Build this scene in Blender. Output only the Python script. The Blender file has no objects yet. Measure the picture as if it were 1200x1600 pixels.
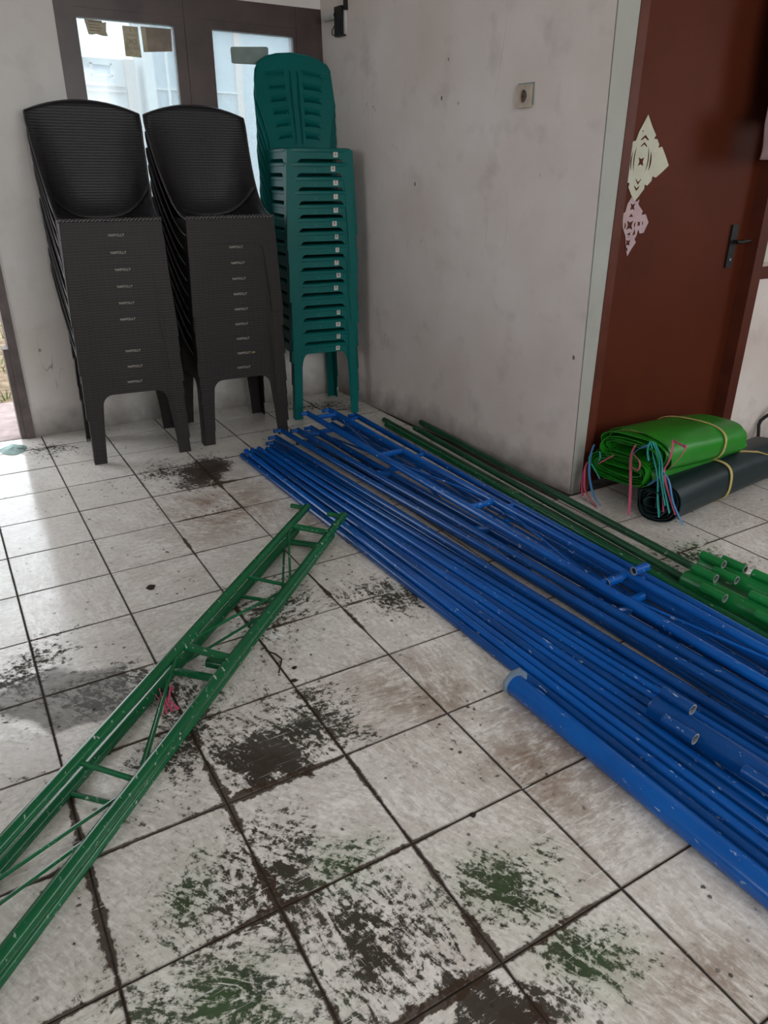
import bpy, bmesh, math, random
from mathutils import Vector, Matrix
random.seed(7)
PI = math.pi
C = bpy.context.scene.collection
SC = bpy.context.scene

# ------------------------------------------------------------------ camera
cam_d = bpy.data.cameras.new('camera')
cam = bpy.data.objects.new('camera', cam_d)
C.objects.link(cam)
cam_d.sensor_fit = 'VERTICAL'
cam_d.sensor_height = 32.0
cam_d.lens = 1150.8 / 1600 * 32.0
cam_d.clip_start = 0.02
cam.matrix_world = Matrix((
    (0.86186153, 0.20993367, -0.46165198, -0.3216),
    (-0.50712885, 0.36371814, -0.78136383, -3.3299),
    (0.00387662, 0.90754447, 0.41993810, 1.2860),
    (0, 0, 0, 1)))
SC.camera = cam

# ------------------------------------------------------------------ light
SC.view_settings.view_transform = 'Standard'
SC.view_settings.look = 'None'
SC.view_settings.gamma = 1.0
SC.view_settings.use_curve_mapping = False
SC.view_settings.exposure = 0.0
world = bpy.data.worlds.new('overcast_sky')
SC.world = world
world.use_nodes = True
wn = world.node_tree
wn.nodes['Background'].inputs['Color'].default_value = (0.90, 0.95, 1.0, 1)
wn.nodes['Background'].inputs['Strength'].default_value = 4.2


def area_light(name, loc, direction, sx, sy, power, color=(1, 1, 1)):
    d = bpy.data.lights.new(name, 'AREA')
    d.shape = 'RECTANGLE'; d.size = sx; d.size_y = sy
    d.energy = power; d.color = color
    o = bpy.data.objects.new(name, d); C.objects.link(o)
    o.location = loc
    o.rotation_euler = Vector(direction).to_track_quat('-Z', 'Y').to_euler()
    return o


# fill lamps added at unseen openings of the room: behind the camera, on the left and on the right
area_light('front_opening_fill', (0.6, -5.85, 1.75), (0.0, 1, -0.10), 2.9, 1.3, 50, (1.0, 0.97, 0.93))
area_light('left_opening_fill', (-2.95, -2.6, 1.75), (1, 0.05, -0.10), 1.4, 0.9, 7, (0.98, 0.98, 1.0))
area_light('side_opening_fill', (4.55, -3.6, 1.6), (-1, 0.15, -0.12), 1.6, 1.0, 8, (1.0, 0.98, 0.95))


# ------------------------------------------------------------------ node helpers
class NT:
    def __init__(self, name):
        self.m = bpy.data.materials.new(name); self.m.use_nodes = True
        self.t = self.m.node_tree; self.b = self.t.nodes['Principled BSDF']
        self.out = self.t.nodes['Material Output']

    def n(self, typ, **kw):
        x = self.t.nodes.new(typ)
        for k, v in kw.items():
            setattr(x, k, v)
        return x

    def link(self, a, b):
        self.t.links.new(a, b)

    def val(self, sock, v):
        if isinstance(v, (int, float)):
            sock.default_value = v
        elif isinstance(v, (tuple, list)):
            sock.default_value = v
        else:
            self.link(v, sock)

    def math(self, op, a, b=None, c=None, clamp=False):
        x = self.n('ShaderNodeMath', operation=op); x.use_clamp = clamp
        self.val(x.inputs[0], a)
        if b is not None: self.val(x.inputs[1], b)
        if c is not None: self.val(x.inputs[2], c)
        return x.outputs[0]

    def mix(self, f, a, b):
        x = self.n('ShaderNodeMix', data_type='RGBA')
        self.val(x.inputs[0], f); self.val(x.inputs[6], a); self.val(x.inputs[7], b)
        return x.outputs[2]

    def noise(self, scale, detail=4, vec=None, rough=0.55, dist=0.0):
        x = self.n('ShaderNodeTexNoise')
        x.inputs['Scale'].default_value = scale; x.inputs['Detail'].default_value = detail
        x.inputs['Roughness'].default_value = rough; x.inputs['Distortion'].default_value = dist
        if vec is not None: self.link(vec, x.inputs['Vector'])
        return x.outputs['Fac']

    def ramp(self, v, a, b):
        x = self.n('ShaderNodeMapRange'); x.inputs[1].default_value = a; x.inputs[2].default_value = b
        self.val(x.inputs[0], v); x.clamp = True
        return x.outputs[0]

    def pos(self):
        return self.n('ShaderNodeNewGeometry').outputs['Position']

    def objc(self):
        return self.n('ShaderNodeTexCoord').outputs['Object']

    def mapping(self, vec, scale=(1, 1, 1), rot=(0, 0, 0), loc=(0, 0, 0)):
        x = self.n('ShaderNodeMapping'); self.link(vec, x.inputs[0])
        x.inputs['Scale'].default_value = scale; x.inputs['Rotation'].default_value = rot
        x.inputs['Location'].default_value = loc
        return x.outputs[0]

    def bump(self, h, strength=0.3, dist=0.002):
        x = self.n('ShaderNodeBump'); x.inputs['Strength'].default_value = strength
        x.inputs['Distance'].default_value = dist
        self.link(h, x.inputs['Height']); self.link(x.outputs[0], self.b.inputs['Normal'])

    def set(self, color=None, rough=None, metal=None, spec=None):
        if color is not None: self.val(self.b.inputs['Base Color'], color)
        if rough is not None: self.val(self.b.inputs['Roughness'], rough)
        if metal is not None: self.b.inputs['Metallic'].default_value = metal
        if spec is not None: self.b.inputs['Specular IOR Level'].default_value = spec
        return self.m


def c4(r, g, b): return (r, g, b, 1.0)


def simple(name, col, rough=0.5, spec=0.5, var=0.12, scale=12, bump=0.0):
    t = NT(name)
    n = t.noise(scale, 4, t.pos())
    c = t.mix(t.ramp(n, 0.3, 0.7), c4(*[x * (1 - var) for x in col]), c4(*[min(1, x * (1 + var)) for x in col]))
    t.set(c, rough, spec=spec)
    if bump: t.bump(n, bump)
    return t.m


def paint_metal(name, col, dark, chip, amount=0.66, rough=0.3):
    """worn gloss paint on steel tube: streaky scuffs and small chips"""
    t = NT(name); p = t.pos()
    big = t.noise(5, 3, p)
    base = t.mix(t.ramp(big, 0.3, 0.7), c4(*dark), c4(*col))
    sp = t.mapping(p, (90, 26, 90))
    chips = t.ramp(t.noise(1.0, 6, sp, 0.68), amount, amount + 0.03)
    zone = t.ramp(t.noise(7, 3, p), 0.42, 0.56)
    f = t.math('MULTIPLY', chips, zone)
    c = t.mix(f, base, c4(*chip))
    t.set(c, t.math('MULTIPLY_ADD', f, 0.4, rough))
    t.bump(t.math('SUBTRACT', t.noise(160, 2, p), f), 0.12, 0.001)
    t.b.inputs['Specular IOR Level'].default_value = 0.38
    return t.m


def wall_mat(name, col, dirt=0.5):
    t = NT(name); p = t.pos()
    sep = t.n('ShaderNodeSeparateXYZ'); t.link(p, sep.inputs[0]); z = sep.outputs[2]
    n1 = t.noise(1.6, 4, p); n2 = t.noise(6, 5, p); n3 = t.noise(38, 3, p)
    c = t.mix(t.ramp(n1, 0.35, 0.7), c4(*col), c4(col[0] * .86, col[1] * .80, col[2] * .77))
    smear = t.math('MULTIPLY', t.ramp(n2, 0.56, 0.75), 0.45 * dirt)
    c = t.mix(smear, c, c4(.22, .20, .19))
    # stains that rise from the floor
    low = t.ramp(t.math('ADD', z, t.math('MULTIPLY', t.noise(9, 5, p), -0.22)), 0.06, -0.12)
    c = t.mix(t.math('MULTIPLY', low, 0.75), c, c4(.10, .09, .075))
    # specks, chips and pencil scratches
    vor = t.n('ShaderNodeTexVoronoi'); vor.inputs['Scale'].default_value = 7.5
    t.link(t.mapping(p, (1, 1, 0.7)), vor.inputs['Vector'])
    wob = t.math('MULTIPLY_ADD', n3, -0.07, vor.outputs['Distance'])
    sp = t.math('MULTIPLY', t.ramp(wob, 0.022, 0.010), t.ramp(t.noise(3.1, 2, p), 0.50, 0.58))
    c = t.mix(t.math('MULTIPLY', sp, 0.85), c, c4(.07, .06, .06))
    sv = t.mapping(p, (2.2, 2.2, 0.55), (0.25, 0.2, 0.0))
    ln = t.math('ABSOLUTE', t.math('SUBTRACT', t.noise(2.1, 2, sv, 0.5, 0.35), 0.5))
    sc = t.math('MULTIPLY', t.ramp(ln, 0.0022, 0.0006), t.ramp(t.noise(1.9, 2, p), 0.60, 0.66))
    c = t.mix(t.math('MULTIPLY', sc, 0.6), c, c4(.13, .12, .12))
    t.set(c, 0.75, spec=0.3)
    t.bump(t.math('MULTIPLY_ADD', n3, 0.3, n2), 0.35, 0.004)
    return t.m


def plastic(name, col, rough=0.35, weave=0, spec=0.5):
    t = NT(name); o = t.objc()
    n = t.noise(9, 3, t.pos())
    c = t.mix(n, c4(*[x * .85 for x in col]), c4(*[x * 1.12 for x in col]))
    t.set(c, rough, spec=spec)
    if weave:
        w = t.n('ShaderNodeTexWave', wave_type='BANDS', bands_direction='Z')
        w.inputs['Scale'].default_value = 26; w.inputs['Distortion'].default_value = 1.2
        w.inputs['Detail'].default_value = 1; w.inputs['Detail Scale'].default_value = 3
        t.link(o, w.inputs['Vector'])
        w2 = t.n('ShaderNodeTexWave', wave_type='BANDS', bands_direction='X')
        w2.inputs['Scale'].default_value = 13; t.link(o, w2.inputs['Vector'])
        t.bump(t.math('MULTIPLY', w.outputs['Fac'], t.math('MULTIPLY_ADD', w2.outputs['Fac'], 0.5, 0.5)), weave, 0.003)
    return t.m


# ------------------------------------------------------------------ floor tile material (dirt that stays put)
def tile_mat():
    t = NT('dirty_white_tile'); p = t.pos()
    sep = t.n('ShaderNodeSeparateXYZ'); t.link(p, sep.inputs[0])
    oi = t.n('ShaderNodeObjectInfo')
    n_big = t.noise(2.2, 4, p); n_mid = t.noise(8, 6, p, 0.65); n_fine = t.noise(64, 8, p, 0.74)
    # mop and scuff strokes: stretched noise whose direction changes from tile to tile
    rot = t.n('ShaderNodeVectorRotate', rotation_type='Z_AXIS'); t.link(p, rot.inputs['Vector'])
    t.link(t.math('MULTIPLY_ADD', oi.outputs['Random'], 2.2, -0.4), rot.inputs['Angle'])
    stroke = t.noise(1.0, 6, t.mapping(rot.outputs[0], (13, 36, 1)), 0.72, 1.4)
    stroke2 = t.noise(1.0, 5, t.mapping(rot.outputs[0], (20, 74, 1), (0, 0, 1.1)), 0.68, 1.0)
    grain = t.math('MULTIPLY_ADD', stroke, 0.85, t.math('MULTIPLY_ADD', n_fine, 0.85, t.math('MULTIPLY_ADD', n_mid, 0.30, -0.5)))
    # distance to the nearest joint
    dists = []
    for k in (0, 1):
        fr = t.math('FRACT', t.math('DIVIDE', sep.outputs[k], 0.3))
        dists.append(t.math('MINIMUM', fr, t.math('SUBTRACT', 1.0, fr)))
    edge = t.math('MULTIPLY', t.math('MINIMUM', dists[0], dists[1]), 0.3)
    # stained zones: (kind, x, y, half length across, half length along)
    Z = [('G', .77, -1.50, .22, .15), ('D', .60, -.14, .11, .22), ('B', .60, -.35, .10, .55), ('R', .52, -.57, .28, .38), ('M', -.25, -1.53, .22, .13),
         ('D', .12, -2.03, .11, .08), ('B', .10, -2.05, .34, .16), ('B', -.29, -1.93, .08, .20), ('G', -.02, -1.85, .14, .26), ('G', .13, -2.54, .21, .22),
         ('V', .40, -2.57, .17, .10), ('V', .44, -2.76, .12, .11), ('D', .25, -2.76, .12, .05), ('B', .26, -2.66, .27, .24),
         ('V', -.14, -2.27, .10, .13), ('V', -.15, -2.52, .22, .12), ('G', .25, -1.95, .17, .18), ('V', 1.88, -1.83, .14, .12), ('G', 1.9, -1.9, .2, .15),
         ('R', .60, -2.92, .16, .12), ('G', -.32, -1.36, .13, .24), ('B', -.305, -2.25, .10, .30), ('B', .0, -2.25, .12, .28), ('V', .16, -2.38, .12, .08),
         ('R', .89, -.89, .24, .30), ('R', .57, -1.96, .2, .18), ('G', .38, -1.42, .17, .24), ('G', .01, .55, .26, .16), ('R', .75, -2.35, .2, .3),
         ('G', .45, -.03, .26, .24), ('G', 1.55, .55, .4, .2), ('G', .02, -2.34, .2, .2), ('B', .0, -1.95, .08, .22), ('B', .55, -1.45, .3, .12), ('G', -.1, -1.6, .3, .12)]
    rotp = t.mapping(p, (1, 1, 1), (0, 0, 0.533))
    wob = t.n('ShaderNodeTexNoise'); wob.inputs['Scale'].default_value = 7; wob.inputs['Detail'].default_value = 4
    t.link(p, wob.inputs['Vector'])
    wsub = t.n('ShaderNodeVectorMath', operation='SUBTRACT'); t.link(wob.outputs['Color'], wsub.inputs[0])
    wsub.inputs[1].default_value = (.5, .5, .5)
    wsc = t.n('ShaderNodeVectorMath', operation='SCALE'); t.link(wsub.outputs[0], wsc.inputs[0]); wsc.inputs[3].default_value = 0.22
    wad = t.n('ShaderNodeVectorMath', operation='ADD'); t.link(rotp, wad.inputs[0]); t.link(wsc.outputs[0], wad.inputs[1])
    ca, sa = math.cos(.533), math.sin(.533)
    field = {}
    for k, x, y, a, b in Z:
        u, v = ca * x - sa * y, sa * x + ca * y
        d = t.n('ShaderNodeVectorMath', operation='MULTIPLY_ADD'); t.link(wad.outputs[0], d.inputs[0])
        d.inputs[1].default_value = (1 / a, 1 / b, 0); d.inputs[2].default_value = (-u / a, -v / b, 0)
        l = t.n('ShaderNodeVectorMath', operation='LENGTH'); t.link(d.outputs[0], l.inputs[0])
        f = t.ramp(l.outputs['Value'], 1.3, 0.2)
        field[k] = f if k not in field else t.math('MAXIMUM', field[k], f)
    G, V, B, D, R, Mz = (field[k] for k in 'GVBDRM')
    anyd = t.math('MAXIMUM', t.math('MAXIMUM', G, V), t.math('MAXIMUM', B, D))
    near = t.ramp(sep.outputs[1], -0.2, -1.3)
    # glaze with a warm worn film
    col = t.mix(t.ramp(n_big, 0.3, 0.7), c4(.82, .785, .74), c4(.72, .675, .625))
    film = t.math('MULTIPLY', t.ramp(t.math('ADD', t.math('MULTIPLY', stroke2, 0.6), t.math('MULTIPLY', n_mid, 0.45)), 0.44, 0.66), t.math('MULTIPLY_ADD', near, 0.30, 0.34))
    col = t.mix(film, col, c4(.36, .295, .245))
    rf = t.math('MULTIPLY', R, t.ramp(t.math('MULTIPLY_ADD', stroke2, 0.5, t.math('MULTIPLY', n_mid, 0.6)), 0.38, 0.66))
    col = t.mix(t.math('MULTIPLY', rf, 0.95), col, c4(.22, .14, .095))
    # fine soiling and a green algae wash round the wet patches
    soil = t.ramp(t.math('MULTIPLY_ADD', stroke, 0.45, t.math('MULTIPLY', n_fine, 0.62)), 0.50, 0.66)
    col = t.mix(t.math('MULTIPLY', soil, t.math('MULTIPLY_ADD', near, 0.20, 0.20)), col, c4(.23, .19, .155))
    col = t.mix(t.math('MULTIPLY', t.math('MULTIPLY', V, n_mid), 0.8, clamp=True), col, c4(.33, .40, .28))
    # trapped dirt: broken up by the grain, so its edges are scraped rather than round
    amt = t.math('ADD', t.math('MULTIPLY', t.math('MAXIMUM', G, V), 0.26), t.math('ADD', t.math('MULTIPLY', D, 0.38), t.math('MULTIPLY_ADD', n_big, 0.30, t.math('MULTIPLY_ADD', near, 0.05, -0.21))))
    dirt = t.ramp(t.math('ADD', grain, amt), 0.645, 0.745)
    dcol = t.mix(V, c4(.034, .033, .024), t.mix(t.ramp(n_mid, 0.35, 0.6), c4(.018, .025, .012), c4(.040, .080, .030)))
    dcol = t.mix(t.math('MAXIMUM', D, t.math('MULTIPLY', B, .6)), dcol, c4(.032, .021, .015))
    dcol = t.mix(t.ramp(n_fine, 0.3, 0.75), dcol, t.mix(0.05, dcol, c4(.30, .27, .22)))
    col = t.mix(t.math('MULTIPLY', dirt, t.math('MULTIPLY_ADD', anyd, 0.10, 0.88)), col, dcol)
    # grey mud smear
    mm = t.math('MULTIPLY', t.ramp(t.math('ADD', Mz, t.math('MULTIPLY', n_mid, 0.4)), 0.42, 0.62), t.math('MULTIPLY_ADD', stroke, 0.5, 0.5))
    col = t.mix(mm, col, t.mix(n_fine, c4(.085, .082, .078), c4(.20, .19, .18)))
    # joint dirt, wide and crumbly where mud has collected
    wj = t.math('MULTIPLY_ADD', B, 0.030, t.math('MULTIPLY_ADD', anyd, 0.006, 0.0005))
    jn = t.math('MULTIPLY', wj, t.math('MULTIPLY', t.ramp(t.math('MULTIPLY_ADD', n_fine, 0.35, t.math('MULTIPLY', n_mid, 0.7)), 0.36, 0.68), t.ramp(t.noise(6.5, 4, p), 0.38, 0.66)))
    jd = t.ramp(t.math('SUBTRACT', edge, jn), 0.0055, 0.0015)
    col = t.mix(t.math('MULTIPLY', jd, 0.93), col, t.mix(n_fine, c4(.024, .014, .009), c4(.070, .045, .030)))
    # specks of debris
    vor = t.n('ShaderNodeTexVoronoi'); vor.inputs['Scale'].default_value = 24; t.link(p, vor.inputs['Vector'])
    spk = t.math('MULTIPLY', t.ramp(t.math('MULTIPLY_ADD', n_fine, -0.34, vor.outputs['Distance']), -0.03, -0.08), t.ramp(t.noise(5, 2, p), 0.44, 0.54))
    col = t.mix(t.math('MULTIPLY', spk, 0.85), col, c4(.03, .024, .02))
    # pale scrape marks over the dirt
    s1 = t.noise(1, 2, t.mapping(p, (5, 170, 1), (0, 0, 0.75))); s2 = t.noise(1, 2, t.mapping(p, (6, 150, 1), (0, 0, -0.5)))
    s3 = t.noise(1, 3, t.mapping(rot.outputs[0], (9, 130, 1), (0, 0, 0.3)))
    scr = t.math('MULTIPLY', t.ramp(t.math('MAXIMUM', t.math('MAXIMUM', s1, s2), s3), 0.675, 0.73), t.ramp(t.noise(4, 2, p), 0.40, 0.55))
    scr = t.math('MULTIPLY', scr, t.math('MULTIPLY_ADD', near, 0.5, 0.25))
    col = t.mix(scr, col, c4(.76, .75, .72))
    dirtall = t.math('MAXIMUM', dirt, t.math('MAXIMUM', jd, mm))
    rg = t.math('ADD', t.math('MULTIPLY_ADD', dirtall, 0.45, 0.09), t.math('MULTIPLY', film, 0.45))
    t.set(col, rg)
    t.link(t.math('MULTIPLY_ADD', dirtall, -0.55, 0.6), t.b.inputs['Specular IOR Level'])
    t.bump(t.math('MULTIPLY_ADD', stroke, 0.25, t.math('MULTIPLY', dirtall, 0.8)), 0.14, 0.002)
    return t.m


M = {}
M['tile'] = tile_mat()
M['grout'] = simple('grout', (.05, .04, .032), .9, .2, .4, 30, .4)
M['wall_back'] = wall_mat('grey_plaster', (.66, .64, .61), .4)
M['wall_right'] = wall_mat('stained_plaster', (.70, .635, .60), .6)
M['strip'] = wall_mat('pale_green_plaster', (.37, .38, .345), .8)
M['plain'] = simple('plain_plaster', (.55, .53, .50), .8, .3)
M['frame'] = simple('dark_brown_wood', (.050, .030, .026), .38, .5, .35, 7)
M['jamb'] = simple('worn_dark_wood', (.105, .080, .075), .5, .4, .3, 14)
M['door'] = simple('red_brown_door', (.080, .0165, .0065), .55, .10, .10, 3)
M['doorframe'] = simple('brown_door_frame', (.085, .020, .010), .5, .2, .2, 6)
M['blue'] = paint_metal('worn_blue_paint', (.002, .098, .40), (.002, .068, .30), (.42, .50, .54), .635, .19)
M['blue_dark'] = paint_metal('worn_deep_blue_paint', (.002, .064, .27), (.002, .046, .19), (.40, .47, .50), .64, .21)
M['green'] = paint_metal('worn_green_paint', (.005, .105, .036), (.004, .075, .026), (.45, .52, .46), .625, .20)
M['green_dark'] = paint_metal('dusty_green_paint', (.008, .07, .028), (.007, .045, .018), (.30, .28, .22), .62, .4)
M['green_bright'] = paint_metal('bright_green_paint', (.008, .20, .045), (.007, .13, .03), (.45, .55, .45), .65, .3)
M['steel'] = simple('bare_steel', (.23, .24, .24), .4, .5, .3, 60)
M['brown'] = plastic('dark_brown_plastic', (.0160, .0122, .0110), .52, .16, .3)
M['brown_back'] = plastic('dark_brown_woven_plastic', (.0125, .0118, .0135), .48, .28, .35)
M['brown_rim'] = plastic('dark_brown_rim_plastic', (.060, .054, .056), .26)
M['teal'] = plastic('teal_plastic', (.001, .135, .124), .36, 0, .22)
_n = M['teal'].node_tree; _tr = _n.nodes.new('ShaderNodeBsdfTranslucent'); _tr.inputs[0].default_value = c4(.01, .30, .27)
_mx = _n.nodes.new('ShaderNodeMixShader'); _mx.inputs[0].default_value = .22
_n.links.new(_n.nodes['Principled BSDF'].outputs[0], _mx.inputs[1]); _n.links.new(_tr.outputs[0], _mx.inputs[2])
_n.links.new(_mx.outputs[0], _n.nodes['Material Output'].inputs[0])
M['label_pale'] = simple('pale_print', (.42, .38, .34), .6, .3)
M['sticker'] = simple('white_sticker', (.55, .52, .48), .6, .3)
M['ink'] = simple('dark_ink', (.05, .03, .03), .6, .3)
M['emboss'] = simple('pale_teal_print', (.10, .26, .25), .4, .4)
M['paper_white'] = simple('cream_paper', (.50, .48, .38), .85, .2, .08, 20)
M['paper_pink'] = simple('pink_paper', (.46, .33, .34), .85, .2, .12, 14)
M['card'] = simple('brown_card', (.24, .20, .16), .85, .2, .2, 14)
M['news'] = simple('yellowed_notice', (.42, .38, .28), .85, .2, .2, 20)
M['card_green'] = simple('grey_green_card', (.20, .25, .23), .85, .2, .1, 20)
M['beige'] = simple('aged_beige_plastic', (.40, .32, .25), .45, .5, .12, 30)
M['brown_recess'] = simple('brown_socket_recess', (.09, .06, .045), .5, .4)
M['black'] = simple('black_plastic', (.010, .009, .009), .5, .3)
M['white_plastic'] = simple('white_plastic', (.45, .45, .43), .5, .5)
M['tarp_green'] = simple('green_tarpaulin', (.012, .185, .009), .40, .4, .2, 9, .1)
M['tarp_dark'] = simple('dark_tarpaulin', (.008, .019, .022), .45, .3, .3, 9, .1)
M['strap'] = simple('yellow_strap', (.46, .36, .13), .6, .3)
M['pink'] = simple('pink_twine', (.55, .09, .17), .5, .4)
M['cyan'] = simple('teal_twine', (.04, .36, .32), .5, .4)
M['sky'] = simple('blue_twine', (.06, .20, .42), .5, .4)
M['shade_cloth'] = simple('dark_shade_cloth', (.020, .011, .010), .9, .1, .3, 20)  # for the added cloth that darkens the door's upper right like shade
M['pink_cloth'] = simple('dusty_pink_cloth', (.20, .13, .13), .9, .1)
M['dirt'] = simple('dark_debris', (.03, .024, .02), .9, .2, .4, 40)
M['rag'] = simple('pale_teal_scrap', (.30, .42, .40), .7, .3, .3, 20)
M['straw'] = simple('dry_straw', (.36, .27, .13), .8, .2)
M['outside_white'] = simple('white_render', (.62, .62, .60), .8, .2, .04)
M['outside_blue'] = simple('pale_blue_render', (.36, .43, .47), .8, .2, .06)
M['outside_cream'] = simple('cream_render', (.55, .46, .40), .8, .2, .05)
M['outside_pane'] = simple('outdoor_pane', (.30, .38, .44), .2, .5, .1)
M['concrete'] = simple('pinkish_concrete', (.34, .27, .26), .85, .2, .25, 10)
M['soil'] = simple('leaf_litter_soil', (.20, .15, .10), .95, .1, .5, 16, .6)
M['grass'] = simple('grass_blades', (.10, .16, .04), .7, .2, .4, 8)
tg = NT('dusty_glass')
gl = tg.n('ShaderNodeBsdfTransparent'); gl.inputs[0].default_value = c4(.62, .68, .70)
g2 = tg.n('ShaderNodeBsdfGlossy'); g2.inputs['Roughness'].default_value = .05
df = tg.n('ShaderNodeBsdfTranslucent'); df.inputs[0].default_value = c4(.8, .85, .88)
ms1 = tg.n('ShaderNodeMixShader'); ms1.inputs[0].default_value = .22
tg.link(gl.outputs[0], ms1.inputs[1]); tg.link(df.outputs[0], ms1.inputs[2])
ms2 = tg.n('ShaderNodeMixShader'); ms2.inputs[0].default_value = .05
tg.link(ms1.outputs[0], ms2.inputs[1]); tg.link(g2.outputs[0], ms2.inputs[2])
tg.link(ms2.outputs[0], tg.out.inputs[0])
M['glass'] = tg.m
tf = NT('frosted_pane')
f1 = tf.n('ShaderNodeBsdfTranslucent'); f1.inputs[0].default_value = c4(.5, .48, .43)
tf.link(f1.outputs[0], tf.out.inputs[0])
M['frosted'] = tf.m


# ------------------------------------------------------------------ mesh helpers
class MB:
    def __init__(self): self.v = []; self.f = []

    def add(self, v, f):
        o = len(self.v); self.v += [tuple(x) for x in v]; self.f += [tuple(i + o for i in q) for q in f]
        return self

    def box(self, x0, x1, y0, y1, z0, z1):
        return self.hexa([(x0, y0, z0), (x1, y0, z0), (x1, y1, z0), (x0, y1, z0), (x0, y0, z1), (x1, y0, z1), (x1, y1, z1), (x0, y1, z1)])

    def hexa(self, v):
        return self.add(v, [(0, 3, 2, 1), (4, 5, 6, 7), (0, 1, 5, 4), (1, 2, 6, 5), (2, 3, 7, 6), (3, 0, 4, 7)])

    def tube(self, pts, r, n=12, caps=True):
        pts = [Vector(p) for p in pts]
        rs = r if isinstance(r, (list, tuple)) else [r] * len(pts)
        rings = []; up = None
        for i, p in enumerate(pts):
            d = (pts[min(i + 1, len(pts) - 1)] - pts[max(i - 1, 0)]).normalized()
            if up is None:
                up = d.orthogonal().normalized()
            else:
                up = (up - d * up.dot(d)).normalized()
            w = d.cross(up)
            rings.append([p + (up * math.cos(2 * PI * k / n) + w * math.sin(2 * PI * k / n)) * rs[i] for k in range(n)])
        v = [q for ring in rings for q in ring]; f = []
        for i in range(len(pts) - 1):
            for k in range(n):
                a, b = i * n + k, i * n + (k + 1) % n
                f.append((a, b, b + n, a + n))
        if caps:
            f.append(tuple(range(n))[::-1]); f.append(tuple((len(pts) - 1) * n + k for k in range(n)))
        return self.add(v, f)

    def pipe(self, p0, p1, r, wall=.003, n=14):
        """open-ended hollow tube"""
        p0, p1 = Vector(p0), Vector(p1); d = (p1 - p0).normalized(); u = d.orthogonal().normalized(); w = d.cross(u)
        v = []
        for p, rr in ((p0, r), (p1, r), (p1, r - wall), (p0, r - wall)):
            v += [p + (u * math.cos(2 * PI * k / n) + w * math.sin(2 * PI * k / n)) * rr for k in range(n)]
        f = []
        for s in range(4):
            for k in range(n):
                a, b = s * n + k, s * n + (k + 1) % n; e = ((s + 1) % 4) * n
                f.append((a, b, e + (k + 1) % n, e + k))
        return self.add(v, f)

    def grid(self, fn, nu, nv):
        v = [fn(i / nu, j / nv) for j in range(nv + 1) for i in range(nu + 1)]
        f = [(j * (nu + 1) + i, j * (nu + 1) + i + 1, (j + 1) * (nu + 1) + i + 1, (j + 1) * (nu + 1) + i) for j in range(nv) for i in range(nu)]
        return self.add(v, f)

    def ribbon(self, pts, w, th=.0012, side=None):
        pts = [Vector(p) for p in pts]; v = []; f = []; ww = w if isinstance(w, (list, tuple)) else [w] * len(pts)
        for i, p in enumerate(pts):
            d = (pts[min(i + 1, len(pts) - 1)] - pts[max(i - 1, 0)]).normalized()
            s = Vector(side) if side is not None else d.cross(Vector((0.3, -1, .1))).normalized()
            s = (s - d * s.dot(d)).normalized(); nn = d.cross(s)
            v += [p - s * ww[i] / 2 - nn * th, p + s * ww[i] / 2 - nn * th, p + s * ww[i] / 2 + nn * th, p - s * ww[i] / 2 + nn * th]
        for i in range(len(pts) - 1):
            for k in range(4):
                a, b = i * 4 + k, i * 4 + (k + 1) % 4
                f.append((a, b, b + 4, a + 4))
        f.append((3, 2, 1, 0)); m = 4 * (len(pts) - 1); f.append((m, m + 1, m + 2, m + 3))
        return self.add(v, f)


def mesh_of(name, mb, mat, smooth=35, off=None):
    me = bpy.data.meshes.new(name)
    v = mb.v if off is None else [(p[0] - off[0], p[1] - off[1], p[2] - off[2]) for p in mb.v]
    me.from_pydata(v, [], mb.f); me.update()
    bm = bmesh.new(); bm.from_mesh(me); bmesh.ops.recalc_face_normals(bm, faces=bm.faces); bm.to_mesh(me); bm.free()
    if smooth:
        me.shade_smooth()
        me.set_sharp_from_angle(angle=math.radians(smooth))
    me.materials.append(mat)
    return me


def obj(name, mb, mat, parent=None, smooth=35, world=True):
    """link one mesh object; world=True: vertices are world coordinates (parent unrotated)"""
    off = parent.location if (parent is not None and world and parent.parent is None) else None
    if parent is not None and world and parent.parent is not None:
        off = parent.parent.location
    me = mesh_of(name, mb, mat, smooth, off)
    o = bpy.data.objects.new(name, me); C.objects.link(o)
    if parent is not None: o.parent = parent
    return o


def tag(o, label=None, cat=None, group=None, kind=None):
    if label: o['label'] = label
    if cat: o['category'] = cat
    if group: o['group'] = group
    if kind: o['kind'] = kind
    return o


def thing(name, label, cat, loc=(0, 0, 0), rz=0, group=None):
    o = bpy.data.objects.new(name, None); C.objects.link(o); o.empty_display_size = .1
    o.location = loc; o.rotation_euler = (0, 0, rz)
    return tag(o, label, cat, group)


def struct(name, mb, mat, parent=None, smooth=35):
    o = obj(name, mb, mat, parent, smooth)
    if parent is None: o['kind'] = 'structure'
    return o


def text_obj(name, body, size, mat, parent, mtx, extrude=.0003):
    cu = bpy.data.curves.new(name, 'FONT'); cu.body = body; cu.size = size; cu.extrude = extrude
    cu.align_x = 'CENTER'; cu.align_y = 'CENTER'; cu.resolution_u = 2; cu.materials.append(mat)
    tmp = bpy.data.objects.new('tmp', cu); C.objects.link(tmp)
    me = bpy.data.meshes.new_from_object(tmp.evaluated_get(bpy.context.evaluated_depsgraph_get()))
    bpy.data.objects.remove(tmp); bpy.data.curves.remove(cu)
    o = bpy.data.objects.new(name, me); C.objects.link(o); o.parent = parent; o.matrix_local = mtx
    return o


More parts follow.
